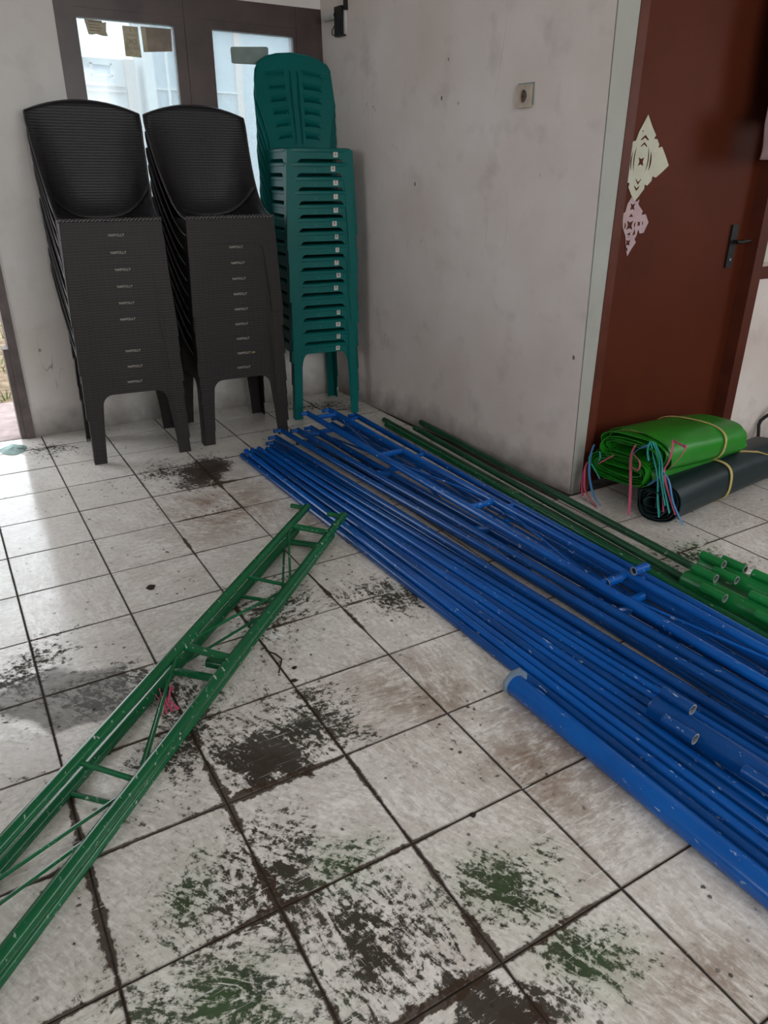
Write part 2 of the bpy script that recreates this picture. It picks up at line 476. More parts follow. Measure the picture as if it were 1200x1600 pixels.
def flat_holes(outline, holes, th):
    """flat plate (x,y outline with holes) of thickness th -> verts, faces"""
    cu = bpy.data.curves.new('tmp', 'CURVE'); cu.dimensions = '2D'; cu.fill_mode = 'BOTH'; cu.extrude = th / 2
    for ring in [outline] + holes:
        s = cu.splines.new('POLY'); s.points.add(len(ring) - 1); s.use_cyclic_u = True
        for p, q in zip(s.points, ring): p.co = (q[0], q[1], 0, 1)
    o = bpy.data.objects.new('tmp', cu); C.objects.link(o)
    dg = bpy.context.evaluated_depsgraph_get()
    me = bpy.data.meshes.new_from_object(o.evaluated_get(dg))
    v = [tuple(x.co) for x in me.vertices]; f = [tuple(p.vertices) for p in me.polygons]
    bpy.data.objects.remove(o); bpy.data.curves.remove(cu); bpy.data.meshes.remove(me)
    return v, f


def densify(v, f, size, rounds=4):
    """split long edges so that a flat plate can be bent smoothly"""
    bm = bmesh.new(); vs = [bm.verts.new(p) for p in v]
    for q in f:
        try: bm.faces.new([vs[i] for i in q])
        except ValueError: pass
    bmesh.ops.remove_doubles(bm, verts=bm.verts, dist=1e-6)
    for _ in range(rounds):
        bmesh.ops.triangulate(bm, faces=bm.faces)
        es = [e for e in bm.edges if e.calc_length() > size]
        if not es: break
        bmesh.ops.subdivide_edges(bm, edges=es, cuts=1)
    bmesh.ops.triangulate(bm, faces=bm.faces)
    bm.verts.index_update()
    v2 = [tuple(x.co) for x in bm.verts]; f2 = [tuple(x.index for x in q.verts) for q in bm.faces]
    bm.free()
    return v2, f2


# text plane: local text (x right, y up, facing +z) -> facing -y
TXT = Matrix.Rotation(PI / 2, 4, 'X')

# ------------------------------------------------------------------ floor
fl = struct('floor', MB().box(-3.0, 4.6, -6.0, .83, -.10, -.004), M['grout'])
tb = MB()
a, b = .1483, .1470
tb.add([(-a, -a, -.008), (a, -a, -.008), (a, a, -.008), (-a, a, -.008), (-a, -a, -.0015), (a, -a, -.0015), (a, a, -.0015), (-a, a, -.0015),
        (-b, -b, 0), (b, -b, 0), (b, b, 0), (-b, b, 0)],
       [(0, 1, 5, 4), (1, 2, 6, 5), (2, 3, 7, 6), (3, 0, 4, 7), (4, 5, 9, 8), (5, 6, 10, 9), (6, 7, 11, 10), (7, 4, 8, 11), (8, 9, 10, 11)])
tile_me = mesh_of('tile', tb, M['tile'], 20)
rt = random.Random(3)


def near_view(i, j):
    x, y = (i + .5) * .3, (j + .5) * .3
    if y > 0.6 and x < -1.0: return False
    if x < -1.05: return False
    if x > 1.9 and y > -1.185: return False
    if y < -2.1 and x < -.35 - 0: return x > -.8
    return x < 3.4 - max(0, -y - 1.6) * 1.0


n_t = 0
for j in range(-11, 3):
    for i in range(-4, 11):
        if not near_view(i, j): continue
        o = bpy.data.objects.new('tile', tile_me); C.objects.link(o); o.parent = fl
        o.location = ((i + .5) * .3, (j + .5) * .3, -rt.random() * .0009)
        o.rotation_euler = (rt.gauss(0, .0010), rt.gauss(0, .0010), rt.gauss(0, .0012))
        if j == 2:
            o.scale = (1, .68, 1); o.location.y -= .046
        n_t += 1

# ------------------------------------------------------------------ walls
YB = .80
struct('wall_back', MB().box(-3.0, -1.02, YB, YB + .12, 0, 2.7).box(-1.02, -.095, YB, YB + .12, 2.08, 2.7)
       .box(-.030, .395, YB, YB + .12, 0, 2.7).box(.395, 1.80, YB, YB + .12, 0, .93).box(.395, 1.80, YB, YB + .12, 2.05, 2.7), M['wall_back'])


def wx(y, z): return 1.822 - .0572 * y - .028 * z


wr = MB()
nz = 8
wr.hexa([(wx(YB + .05, 0), YB + .05, 0), (wx(YB + .05, 0) + .25, YB + .05, 0), (2.10, -1.10, 0), (wx(-1.185, 0), -1.185, 0),
         (wx(YB + .05, 2.7), YB + .05, 2.7), (wx(YB + .05, 2.7) + .30, YB + .05, 2.7), (2.10, -1.10, 2.7), (wx(-1.185, 2.7), -1.185, 2.7)])
struct('wall_right', wr, M['wall_right'], smooth=0)
# plaster return at the end of the right wall
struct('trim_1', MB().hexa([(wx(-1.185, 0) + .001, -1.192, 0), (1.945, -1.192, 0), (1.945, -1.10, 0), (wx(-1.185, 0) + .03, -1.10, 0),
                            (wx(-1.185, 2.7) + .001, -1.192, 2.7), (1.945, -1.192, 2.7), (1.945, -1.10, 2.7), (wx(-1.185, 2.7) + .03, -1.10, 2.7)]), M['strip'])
# wall with the brown door
struct('wall_door', MB().box(1.945, 2.92, -1.185, -1.06, 2.04, 2.7).box(2.92, 4.6, -1.185, -1.06, 0, .845).box(2.92, 4.6, -1.185, -1.06, 1.9, 2.7)
       .box(3.9, 4.6, -1.185, -1.06, .845, 1.9), M['wall_right'])
# unseen shell of the room; its openings are added and sized for the light
struct('ceiling', MB().box(-3.0, 4.6, -6.0, -1.06, 2.7, 2.8).box(-3.0, 2.15, -1.06, .92, 2.7, 2.8), M['plain'])
struct('wall_left', MB().box(-3.1, -3.0, -6.0, -3.4, 0, 2.7).box(-3.1, -3.0, -1.8, .92, 0, 2.7).box(-3.1, -3.0, -3.4, -1.8, 0, 1.2).box(-3.1, -3.0, -3.4, -1.8, 2.3, 2.7), M['plain'])
struct('wall_side', MB().box(4.6, 4.7, -6.0, -4.5, 0, 2.7).box(4.6, 4.7, -2.7, -1.06, 0, 2.7).box(4.6, 4.7, -4.5, -2.7, 0, 1.0).box(4.6, 4.7, -4.5, -2.7, 2.2, 2.7), M['plain'])
struct('wall_front', MB().box(-3.0, -1.0, -6.1, -6.0, 0, 2.7).box(2.2, 4.6, -6.1, -6.0, 0, 2.7).box(-1.0, 2.2, -6.1, -6.0, 2.45, 2.7).box(-1.0, 2.2, -6.1, -6.0, 0, 1.0), M['plain'])

# door opening at the left: jamb
dj = struct('trim_2', MB().box(-.070, -.028, YB - .012, YB + .13, 0, 2.08).box(-1.06, -.028, YB - .012, YB + .13, 2.03, 2.10), M['jamb'])
obj('door_stop', MB().box(-.094, -.070, YB + .0, YB + .10, 0, .47), M['jamb'], dj)

# window_1
wb = MB()
wz0, wz1 = .93, 2.05
wb.box(.395, .47, YB - .004, YB + .10, wz0, wz1).box(.985, 1.055, YB - .006, YB + .10, wz0, wz1).box(1.575, 1.79, YB - .004, YB + .10, wz0, wz1)
wb.box(.395, 1.79, YB - .003, YB + .10, 1.955, wz1).box(.395, 1.79, YB - .003, YB + .10, wz0, 1.0)
win = struct('window_1', wb, M['frame'])
for gx0, gx1 in ((.487, .931), (1.122, 1.556)):
    sb = MB()
    fx0, fx1 = (.47, .985) if gx0 < 1 else (1.055, 1.575)
    sb.box(fx0, gx0, YB, YB + .05, 1.0, 1.955).box(gx1, fx1, YB, YB + .05, 1.0, 1.955).box(gx0, gx1, YB, YB + .05, 1.918, 1.955).box(gx0, gx1, YB, YB + .05, 1.0, 1.06)
    sash = obj('sash', sb, M['frame'], win)
    obj('pane', MB().box(gx0, gx1, YB + .02, YB + .024, 1.06, 1.918), M['glass'], sash)

# door_1
dx0, dx1 = 1.945, 2.92
db = MB().box(dx0, dx0 + .045, -1.195, -1.06, 0, 2.04).box(dx1 - .065, dx1, -1.195, -1.06, 0, 2.04).box(dx0, dx1, -1.195, -1.06, 1.99, 2.04)
d1 = struct('door_1', db, M['doorframe'])
pan = obj('door_panel', MB().box(dx0 + .045, dx1 - .065, -1.130, -1.095, .004, 1.99), M['door'], d1)
hb = MB().box(2.735, 2.775, -1.140, -1.130, .90, 1.08)
han = obj('lock_plate', hb, M['black'], d1)
hz = 1.01
obj('door_handle', MB().tube([(2.757, -1.135, hz), (2.757, -1.165, hz), (2.766, -1.172, hz), (2.822, -1.172, hz + .004)], .0075, 10), M['black'], d1)
ob = MB().tube([(2.755, -1.139, .935), (2.755, -1.143, .935)], .006, 8)
obj('keyhole', ob, M['steel'], d1)

# window_2 at the right
w2 = MB().box(2.92, 3.9, -1.19, -1.07, .845, .90).box(2.92, 3.9, -1.19, -1.07, 1.85, 1.9).box(3.84, 3.9, -1.19, -1.07, .845, 1.9)
win2 = struct('window_2', w2, M['doorframe'])
win2b = obj('glazing_bead', MB().box(2.921, 3.85, -1.186, -1.177, .900, .916), M['beige'], win2)
obj('pane', MB().box(2.921, 3.86, -1.176, -1.172, .90, 1.86), M['frosted'], win2)

# ------------------------------------------------------------------ papers and fittings
Xin = YB - .0015


def wall_sheet(name, outline, holes, mat, y, label, cat, group=None, th=.0008, ang=0):
    v, f = flat_holes(outline, holes, th)
    mb = MB().add([(p[0], y + p[2], p[1]) for p in v], f)
    cx = sum(p[0] for p in outline) / len(outline); cz = sum(p[1] for p in outline) / len(outline)
    t_ = thing(name, label, cat, (cx, y, cz), 0, group)
    obj('sheet', mb, mat, t_, 0)
    return t_


GY = YB + .0185
n1 = wall_sheet('notice', [(.524, 1.914), (.60, 1.912), (.605, 1.905), (.621, 1.908), (.616, 1.872), (.622, 1.853), (.60, 1.852), (.57, 1.858), (.548, 1.853), (.535, 1.855)], [], M['news'], GY,
                'small torn yellowed notice stuck at the top left of the left window pane', 'notice')
for k in range(4):
    obj('print_line', MB().box(.542, .60 - .01 * (k % 2), GY - .0008, GY - .0005, 1.902 - k * .011, 1.906 - k * .011 + (.004 if k == 0 else 0)), M['card'], n1, 0)
n2 = wall_sheet('notice', [(.692, 1.901), (.764, 1.901), (.767, 1.776), (.692, 1.778)], [], M['news'], GY,
                'tall printed notice with boxed lettering, second sheet on the left window pane', 'notice')
pb = MB()
for z in (1.868, 1.862, 1.812, 1.806):
    pb.box(.700, .759, GY - .0009, GY - .0005, z, z + .002)
pb.box(.706, .708, GY - .0009, GY - .0005, 1.814, 1.860).box(.751, .753, GY - .0009, GY - .0005, 1.814, 1.860)
obj('printed_border', pb, M['card'], n2, 0)
MIR = Matrix.Scale(-1, 4, (1, 0, 0))
lx, lz = n2.location.x, n2.location.z
for body, z, s in (('3', 1.885, .024), ('DK', 1.838, .030), ('CHS', 1.792, .020)):
    text_obj('printed_text', body, s, M['card'], n2, Matrix.Translation((.7295 - lx, -.0008, z - lz)) @ TXT @ MIR)
n3 = wall_sheet('cardboard_sheet', [(.778, 1.904), (.922, 1.905), (.919, 1.812), (.780, 1.800)], [], M['card'], GY,
                'plain brown cardboard sheet at the top right of the left window pane', 'card')
obj('taped_edge', MB().box(.781, .800, GY - .0012, GY - .0004, 1.803, 1.900), M['news'], n3, 0)
wall_sheet('card_strip', [(1.217, 1.846), (1.224, 1.853), (1.415, 1.866), (1.422, 1.860), (1.420, 1.79), (1.414, 1.784), (1.226, 1.780), (1.218, 1.786)], [], M['card_green'], GY,
           'grey green card strip stuck on the right window pane behind the teal chairs', 'card')


# folded and cut paper diamonds on the door
def set_back(ring):   # outline points were taken on the wall face; the panel lies 5 cm deeper
    return [(-.3216 + (x + .3216) * 1.0245, 1.286 + (z - 1.286) * 1.0245) for x, z in ring]


def lens(cx, cy, w, h, bend):
    n = 6; a = []
    for k in range(n + 1):
        u = k / n * 2 - 1
        a.append((cx + bend * (1 - u * u) + w * (1 - u * u) * .5, cy + u * h))
    for k in range(n, -1, -1):
        u = k / n * 2 - 1
        if abs(u) < 1: a.append((cx + bend * (1 - u * u) - w * (1 - u * u) * .5, cy + u * h))
    return a


def star(cx, cy, s):
    return [(cx - s, cy - s), (cx, cy - s * .6), (cx + s, cy - s), (cx + s * .6, cy), (cx + s, cy + s), (cx, cy + s * .6), (cx - s, cy + s), (cx - s * .6, cy)]


def chev(cx, cy, w, h, th):
    return [(cx - w, cy - h), (cx, cy), (cx + w, cy - h), (cx + w * .8, cy - h - th * .3), (cx, cy - th), (cx - w * .8, cy - h - th * .3)]


PY = -1.1325
o1 = [(2.062, 1.478), (2.090, 1.442), (2.118, 1.412), (2.110, 1.400), (2.128, 1.399), (2.142, 1.382), (2.140, 1.370), (2.160, 1.374), (2.185, 1.345), (2.212, 1.310),
      (2.180, 1.287), (2.150, 1.268), (2.130, 1.272), (2.128, 1.256), (2.108, 1.240), (2.094, 1.244), (2.094, 1.228), (2.068, 1.200), (2.052, 1.186), (2.030, 1.206),
      (2.008, 1.234), (2.012, 1.248), (1.998, 1.252), (1.996, 1.270), (1.982, 1.284), (1.975, 1.320), (1.978, 1.356), (1.996, 1.364), (2.000, 1.388), (2.016, 1.392), (2.026, 1.420)]
h1 = [star(2.057, 1.322, .015), lens(2.026, 1.33, .006, .045, -.008), lens(2.010, 1.325, .006, .035, -.006), lens(2.085, 1.33, .006, .045, .009), lens(2.102, 1.325, .009, .035, .006),
      chev(2.062, 1.412, .022, .016, .010), chev(2.062, 1.388, .018, .014, .008), [(2.040, 1.266), (2.056, 1.252), (2.072, 1.266), (2.069, 1.258), (2.056, 1.243), (2.043, 1.258)],
      [(2.038, 1.242), (2.053, 1.230), (2.066, 1.242), (2.064, 1.232), (2.053, 1.221), (2.040, 1.234)], [(2.042, 1.423), (2.050, 1.420), (2.046, 1.428)]]
wall_sheet('paper_cutout', set_back(o1), [set_back(h) for h in h1], M['paper_white'], PY, 'cream cut paper diamond on the brown door, upper of two', 'paper', 'cut paper diamonds on the door')
o2 = [(2.037, 1.205), (2.062, 1.183), (2.078, 1.192), (2.074, 1.176), (2.084, 1.166), (2.104, 1.150), (2.100, 1.136), (2.124, 1.138), (2.145, 1.108), (2.126, 1.070), (2.104, 1.068), (2.094, 1.085),
      (2.088, 1.062), (2.080, 1.048), (2.090, 1.036), (2.070, 1.012), (2.052, .986), (2.040, 1.012), (2.028, 1.060), (2.006, 1.094), (2.000, 1.130), (1.990, 1.140), (2.010, 1.148), (2.016, 1.176)]
h2 = [star(2.043, 1.100, .017), star(2.045, 1.166, .013), [(2.032, 1.130), (2.056, 1.130), (2.044, 1.142)], lens(2.074, 1.102, .007, .012, -.005), star(2.092, 1.104, .009), lens(2.112, 1.106, .006, .009, 0),
      lens(2.014, 1.098, .007, .013, .005), [(2.032, 1.068), (2.054, 1.075), (2.050, 1.062)], star(2.046, 1.036, .012), [(2.041, 1.006), (2.049, 1.006), (2.047, 1.018), (2.040, 1.016)],
      [(2.064, 1.062), (2.074, 1.088), (2.080, 1.066)], [(2.040, 1.054), (2.048, 1.056), (2.044, 1.062)]]
wall_sheet('paper_cutout', set_back(o2), [set_back(h) for h in h2], M['paper_pink'], PY + .0006, 'torn pink cut paper diamond on the brown door, lower of two', 'paper', 'cut paper diamonds on the door')

# wall socket: built facing -y, turned to face the room
th_w = -math.radians(86.7)


def wall_fit(name, label, cat, y, z):
    o = thing(name, label, cat, (wx(y, z), y, z), th_w)
    o.rotation_euler = (0, math.radians(0), th_w)
    return o


so = wall_fit('wall_socket', 'beige wall socket with a brown round recess on the right wall', 'socket', -.775, 1.553)


def local(name, mb, mat, parent, smooth=35): return obj(name, mb, mat, parent, smooth, world=False)


ring = [(math.cos(2 * PI * k / 20) * .021, math.sin(2 * PI * k / 20) * .023) for k in range(20)]
v, f = flat_holes([(-.038, -.040), (.038, -.040), (.040, -.036), (.040, .036), (.038, .040), (-.038, .040), (-.040, .036), (-.040, -.036)], [ring], .012)
local('socket_plate', MB().add([(p[0], p[2] - .010, p[1]) for p in v], f), M['beige'], so)
local('socket_recess', MB().tube([(0, -.002, 0), (0, -.006, 0)], .0215, 20), M['brown_recess'], so)
for dx in (-.009, .009):
    local('pin_hole', MB().tube([(dx, -.0055, 0), (dx, -.0068, 0)], .003, 8), M['black'], so)
local('back_box', MB().box(-.044, .046, -.004, .004, -.030, .046), M['card_green'], so)

sw = wall_fit('switch_box', 'dark broken switch box high on the wall beside the window', 'switch', .585, 1.972)
local('switch_body', MB().box(-.034, .034, -.026, .001, -.066, .062).box(-.028, .028, -.030, -.026, -.058, .0), M['black'], sw)
local('back_plate', MB().box(.034, .046, -.012, .001, -.06, .068), M['white_plastic'], sw)
local('bracket', MB().box(.046, .062, -.020, .001, .040, .085), M['black'], sw)
local('conduit_stub', MB().pipe((-.034, -.020, .028), (-.125, -.024, .026), .0165, .004), M['white_plastic'], sw)
local('loose_wire', MB().tube([(-.06, -.012, -.015), (-.075, -.016, -.03), (-.068, -.02, -.05), (-.045, -.014, -.058)], .0025, 6), M['black'], sw)

# ------------------------------------------------------------------ brown chairs
BT, BB = .4340, 0.0


def bw(z): return .230 - .018 * z / .43      # half width of the skirt at height z
def bd(z): return .212 - .017 * z / .43      # half depth


def skirt_leg(W, D, sx, sy, ztop, wb, wt, th=.0022):
    """L-section leg: a strip on the front/back face and one on the side face"""
    mb = MB()
    zs = [0, ztop * .35, ztop * .7, ztop]
    for face in (0, 1):
        rows = []
        for z in zs:
            w = wb + (wt - wb) * (z / ztop) ** 1.6
            X, Y = sx * W(z), sy * D(z)
            if face == 0: a_, b_, n_ = (X, Y), (X - sx * w, Y), (0, -sy * th)
            else: a_, b_, n_ = (X, Y), (X, Y - sy * w), (-sx * th, 0)
            rows.append([(a_[0], a_[1], z), (b_[0], b_[1], z), (b_[0] + n_[0], b_[1] + n_[1], z), (a_[0] + n_[0], a_[1] + n_[1], z)])
        v = [p for r in rows for p in r]; f = []
        for i in range(len(zs) - 1):
            for k in range(4):
                p, q = i * 4 + k, i * 4 + (k + 1) % 4
                f.append((p, q, q + 4, p + 4))
        f += [(0, 1, 2, 3), tuple(len(v) - 4 + k for k in range(4))]
        mb.add(v, f)
    return mb


def skirt_apron(W, D, face, zb, zt, zarch, wleg, rad, th=.0022):
    """panel between two legs with an arched lower edge; face 'f','b','l','r'"""
    def hw(z): return (W(z) if face in 'fb' else D(z))
    pts = [(-hw(zb), zb), (-hw(zb) + wleg, zb)]
    for k in range(6):
        a = PI - k / 5 * PI / 2
        pts.append((-hw(zb) + wleg + rad + math.cos(a) * rad, zarch - rad * (zarch - zb) / rad + math.sin(a) * (zarch - zb)))
    top = [(x, z) for x, z in pts[1:]]
    low = pts[1:] + [(-x, z) for x, z in pts[1:]][::-1]
    # quads between the lower edge and the top edge
    mb = MB()
    n = len(low)
    xs_top = [-hw(zt) + 2 * hw(zt) * i / (n + 1) for i in range(n + 2)]
    low = [(-hw(zb), zb)] + low + [(hw(zb), zb)]
    xt = [-hw(zt)] + [max(-hw(zt), min(hw(zt), x * hw(zt) / hw(zb))) for x, _ in low[1:-1]] + [hw(zt)]
    def P(u, z, inn):
        d = -th * inn
        if face == 'f': return (u, -(D(z) + d), z)
        if face == 'b': return (u, D(z) + d, z)
        if face == 'l': return (-(W(z) + d), u, z)
        return (W(z) + d, u, z)
    m = len(low)
    v = []
    for inn in (0, 1):
        v += [P(u, z, inn) for u, z in low]
        v += [P(xt[i], zt, inn) for i in range(m)]
    f = []
    for i in range(m - 1):
        f.append((i, i + 1, m + i + 1, m + i))
        f.append((2 * m + i, 3 * m + i, 3 * m + i + 1, 2 * m + i + 1))
        f.append((i, 2 * m + i, 2 * m + i + 1, i + 1))
    mb.add(v, f)
    return mb


def lerp_path(P, t):
    n = len(P) - 1; s = t * n; i = min(int(s), n - 1); u = s - i
    # Catmull-Rom
    p0, p1, p2, p3 = P[max(i - 1, 0)], P[i], P[i + 1], P[min(i + 2, n)]
    return tuple(.5 * (2 * b_ + (c_ - a_) * u + (2 * a_ - 5 * b_ + 4 * c_ - d_) * u * u + (-a_ + 3 * b_ - 3 * c_ + d_) * u ** 3) for a_, b_, c_, d_ in zip(p0, p1, p2, p3))


CEN = [(-.188, .437), (-.10, .425), (.00, .417), (.10, .415), (.165, .432), (.205, .49), (.228, .60), (.248, .72), (.263, .83), (.272, .927)]
EDG = [(.213, -.188, .437), (.214, -.125, .445), (.216, -.055, .468), (.220, .015, .508), (.226, .075, .565), (.233, .130, .63), (.240, .180, .705), (.246, .220, .78), (.250, .248, .84), (.248, .262, .877)]


def shell(u, t):
    s = u * 2 - 1
    cy, cz = lerp_path(CEN, t); ew, ey, ez = lerp_path(EDG, t)
    a = abs(s); k = a ** 3.2
    if t > .93: k = k * (1 - (t - .93) / .07) + a ** 2.0 * ((t - .93) / .07)
    return (s * ew, cy + (ey - cy) * k, cz + (ez - cz) * k)


def solid(o, th, off=-1):
    m = o.modifiers.new('thickness', 'SOLIDIFY'); m.thickness = th; m.offset = off
    return o


def make_brown():
    t_ = thing('plastic_chair', 'x', 'chair')
    solid(local('seat', MB().grid(lambda u, v: shell(u, v * .44), 14, 10), M['brown_back'], t_, 60), .003)
    solid(local('backrest', MB().grid(lambda u, v: shell(u, .44 + v * .56), 14, 14), M['brown_back'], t_, 60), .003)
    rim = MB()
    for i in range(26):      # braided front rim
        x = -.205 + .41 * i / 25
        rim.tube([(x - .011, -.185, .435), (x, -.1865, .4415), (x + .011, -.178, .4455)], [.004, .0068, .0045], 6)
    local('braided_rim', rim, M['brown_rim'], t_, 60)
    er = MB()
    for sx in (0, 1):
        er.tube([shell(sx, k / 20) for k in range(21)], .0042, 6)
    er.tube([shell(k / 14, 1) for k in range(15)], .0042, 6)
    local('edge_rim', er, M['brown_rim'], t_, 60)
    for sx in (-1, 1):
        for sy in (-1, 1):
            local('leg', skirt_leg(bw, bd, sx, sy, .275, .058, .070), M['brown'], t_, 30)
    for fc in 'fblr':
        local('apron', skirt_apron(bw, bd, fc, .275, .434, .327, .070, .05), M['brown'], t_, 30)
    return t_


def children(o): return [c for c in bpy.data.objects if c.parent == o]


def dup(root, kids):
    r = root.copy(); C.objects.link(r)
    for ch in kids:
        c = ch.copy(); C.objects.link(c); c.parent = r
        for g in CH.get(ch.name, []):
            d = g.copy(); C.objects.link(d); d.parent = c
    return r


CH = {}
ORD = ['lowest', 'second from the floor', 'third from the floor', 'fourth from the floor', 'fifth from the floor', 'sixth from the floor', 'seventh from the floor', 'eighth from the floor',
       'ninth from the floor', 'tenth from the floor', 'eleventh from the floor', 'twelfth from the floor', 'thirteenth from the floor', 'fourteenth from the floor', 'fifteenth from the floor', 'topmost']
proto = make_brown()
kids = children(proto)
rc = random.Random(5)
LAB = Matrix.Translation((0, -.2005, .380)) @ Matrix.Rotation(math.radians(2.3), 4, 'X') @ TXT


BR = text_obj('brand_print', 'NAPOLLY', .0155, M['label_pale'], proto, Matrix.Identity(4), .0004)


def brand(parent, x, src=BR):
    o = src if parent is proto else src.copy()
    if o is not src: C.objects.link(o)
    o.parent = parent; o.matrix_local = Matrix.Translation((x, 0, 0)) @ LAB


first = True
for si, (cx, cy, rz, skip) in enumerate(((.412, .412, -5, (3,)), (.945, .420, -2, (9,)))):
    for k in range(10):
        o = proto if first else dup(proto, kids)
        first = False
        o.location = (cx + rc.gauss(0, .0018), cy + rc.gauss(0, .0015), .072 * k)
        o.rotation_euler = (0, 0, math.radians(rz + rc.gauss(0, .25)))
        pl = ('left', 'middle')[si]
        w = 'topmost' if k == 9 else ORD[k]
        nm = ('stack at the far left', 'stack beside the teal chairs')[si]
        o['label'] = 'dark brown woven-look plastic chair, %s in the %s' % (w, nm)
        o['group'] = ('brown chairs in the far left stack', 'brown chairs in the stack beside the teal chairs')[si]
        if si == 1 and k == 1:
            text_obj('yellow_mark', 'oo', .018, M['strap'], o, Matrix.Translation((.062, 0, 0)) @ LAB, .0004)
        if k not in skip: brand(o, .015 + rc.gauss(0, .003))

# ------------------------------------------------------------------ teal chairs
def tw(z): return .194 - .020 * z / .41
def td(z): return .196 - .014 * z / .41


def make_teal():
    t_ = thing('plastic_chair', 'x', 'chair')
    # seat slab with rounded front and a lip
    sb = MB()
    prof = [(.172, .394), (.178, .398), (.178, .411), (.170, .416), (.15, .4165), (.12, .413)]
    n = 32
    def ringp(r, z):
        out = []
        for k in range(n):
            a_ = 2 * PI * k / n; c_, s_ = math.cos(a_), math.sin(a_)
            e = .22
            out.append((math.copysign(abs(c_) ** e, c_) * r, math.copysign(abs(s_) ** e, s_) * r * .97 - .014, z))
        return out
    v = []
    for r, z in prof: v += ringp(r, z)
    f = []
    for i in range(len(prof) - 1):
        for k in range(n):
            p, q = i * n + k, i * n + (k + 1) % n
            f.append((p, q, q + n, p + n))
    f.append(tuple((len(prof) - 1) * n + k for k in range(n)))
    sb.add(v, f)
    local('seat', sb, M['teal'], t_, 50)
    # backrest plate with slots
    H = .452
    def bx(v_):        # half width at height v_
        return .165 + .052 * min(1, (v_ / .24)) ** 1.4
    out = []
    L = [(bx(x), x) for x in (0, .05, .10, .15, .20, .25, .30)]
    L += [(.217, .335), (.208, .38), (.185, .415), (.14, .438), (.08, .450), (0, .455)]
    out = [(x, y) for x, y in L] + [(-x, y) for x, y in L[::-1][1:]]
    holes = []
    for i in range(6):
        y = .345 - i * .058
        for s in (-1, 1):
            x0, x1 = .052 - .003 * i, .158 - .008 * i
            h = [(x0, y - .002), (x0 + .002, y + .018), (x0 + .012, y + .026), (x1 - .035, y + .022), (x1 - .008, y + .010), (x1, y - .004), (x1 - .02, y + .000), (x0 + .02, y + .002)]
            holes.append([(s * x, yy) for x, yy in h])
    for s in (-1, 1):
        holes.append([(s * .013, .03), (s * .023, .03), (s * .027, .36), (s * .020, .374), (s * .014, .36)])
    v, f = densify(*flat_holes(out, holes, .0035), .045)
    def bend(p):
        x, h, z = p
        return (x, .136 + .084 * (h / H) + .008 * (h / H) ** 2 - .55 * x * x + z * -1, .412 + h - .3 * x * x)
    local('backrest', MB().add([bend(p) for p in v], f), M['teal'], t_, 40)
    er = MB()
    er.tube([bend((x, y, 0)) for x, y in out], .0042, 6)
    local('backrest_rim', er, M['teal'], t_, 60)
    for i in range(6):
        for s in (-1, 1):
            y = .345 - i * .058
            x0, x1 = .050 - .003 * i, .160 - .008 * i
            local('louvre', MB().hexa([bend((s * x0, y + .040, .0022)), bend((s * x1, y + .026, .0022)), bend((s * x1, y + .026, -.001)), bend((s * x0, y + .040, -.001)),
                                       bend((s * x0, y + .022, .0095)), bend((s * (x1 - .02), y + .014, .0085)), bend((s * (x1 - .02), y + .014, .0065)), bend((s * x0, y + .022, .0075))]), M['teal'], t_, 30)
    for sx in (-1, 1):
        for sy in (-1, 1):
            local('leg', skirt_leg(tw, td, sx, sy, .265, .046, .044), M['teal'], t_, 30)
    for fc in 'fblr':
        local('apron', skirt_apron(tw, td, fc, .265, .408, .366, .044, .036, .003), M['teal'], t_, 30)
    return t_


proto2 = make_teal()
kids2 = children(proto2)
nums = ['8', '8', '8', '8', '0', '8', '8', '7', '5', '8', '8', '0', '1', '5', '8', '6']
rc = random.Random(11)
for k in range(16):
    o = proto2 if k == 0 else dup(proto2, kids2)
    o.location = (1.503 + rc.gauss(0, .0022), .556 + rc.gauss(0, .002), .065 * k)
    o.rotation_euler = (0, 0, math.radians(-6.5 + rc.gauss(0, .35)))
    o['label'] = 'teal plastic chair with slotted back, %s in the corner stack' % ORD[k]
    o['group'] = 'teal chairs in the corner stack'
    tilt = Matrix.Rotation(math.radians(2), 4, 'X')
    if k not in (4,):
        sx = .078 + rc.gauss(0, .004)
        w = .009 + rc.random() * .004
        stk = local('number_sticker', MB().box(sx - w, sx + w, -.1856, -.1845, .374, .402), M['sticker'], o, 0)
        text_obj('printed_number', nums[k], .022, M['ink'], stk, Matrix.Translation((sx, -.1858, .388)) @ TXT)
    if k < 15:
        text_obj('embossed_mark', 'Z', .013, M['emboss'], o, Matrix.Translation((-.030 + rc.gauss(0, .002), -.1848, .378)) @ tilt @ TXT)


# ------------------------------------------------------------------ trusses and poles
def line_pt(ch, y):
    """chord (x0, slope, z) at distance y"""
    return Vector((ch[0] + ch[1] * y, y, ch[2] + (ch[3] * y if len(ch) > 3 else 0)))


def sleeve(parent, p0, p1, r, mat, name='sleeve'):
    s_ = obj(name, MB().pipe(p0, p1, r, .0035, 14), M[mat], parent)
    p0, p1 = Vector(p0), Vector(p1); d = (p1 - p0).normalized()
    for a_, e_ in ((p0, -1), (p1, 1)):
        obj('worn_lip', MB().pipe(a_ + d * e_ * .0004, a_ - d * e_ * .006, r - .0006, .0036, 14), M['steel'], s_)
    return s_


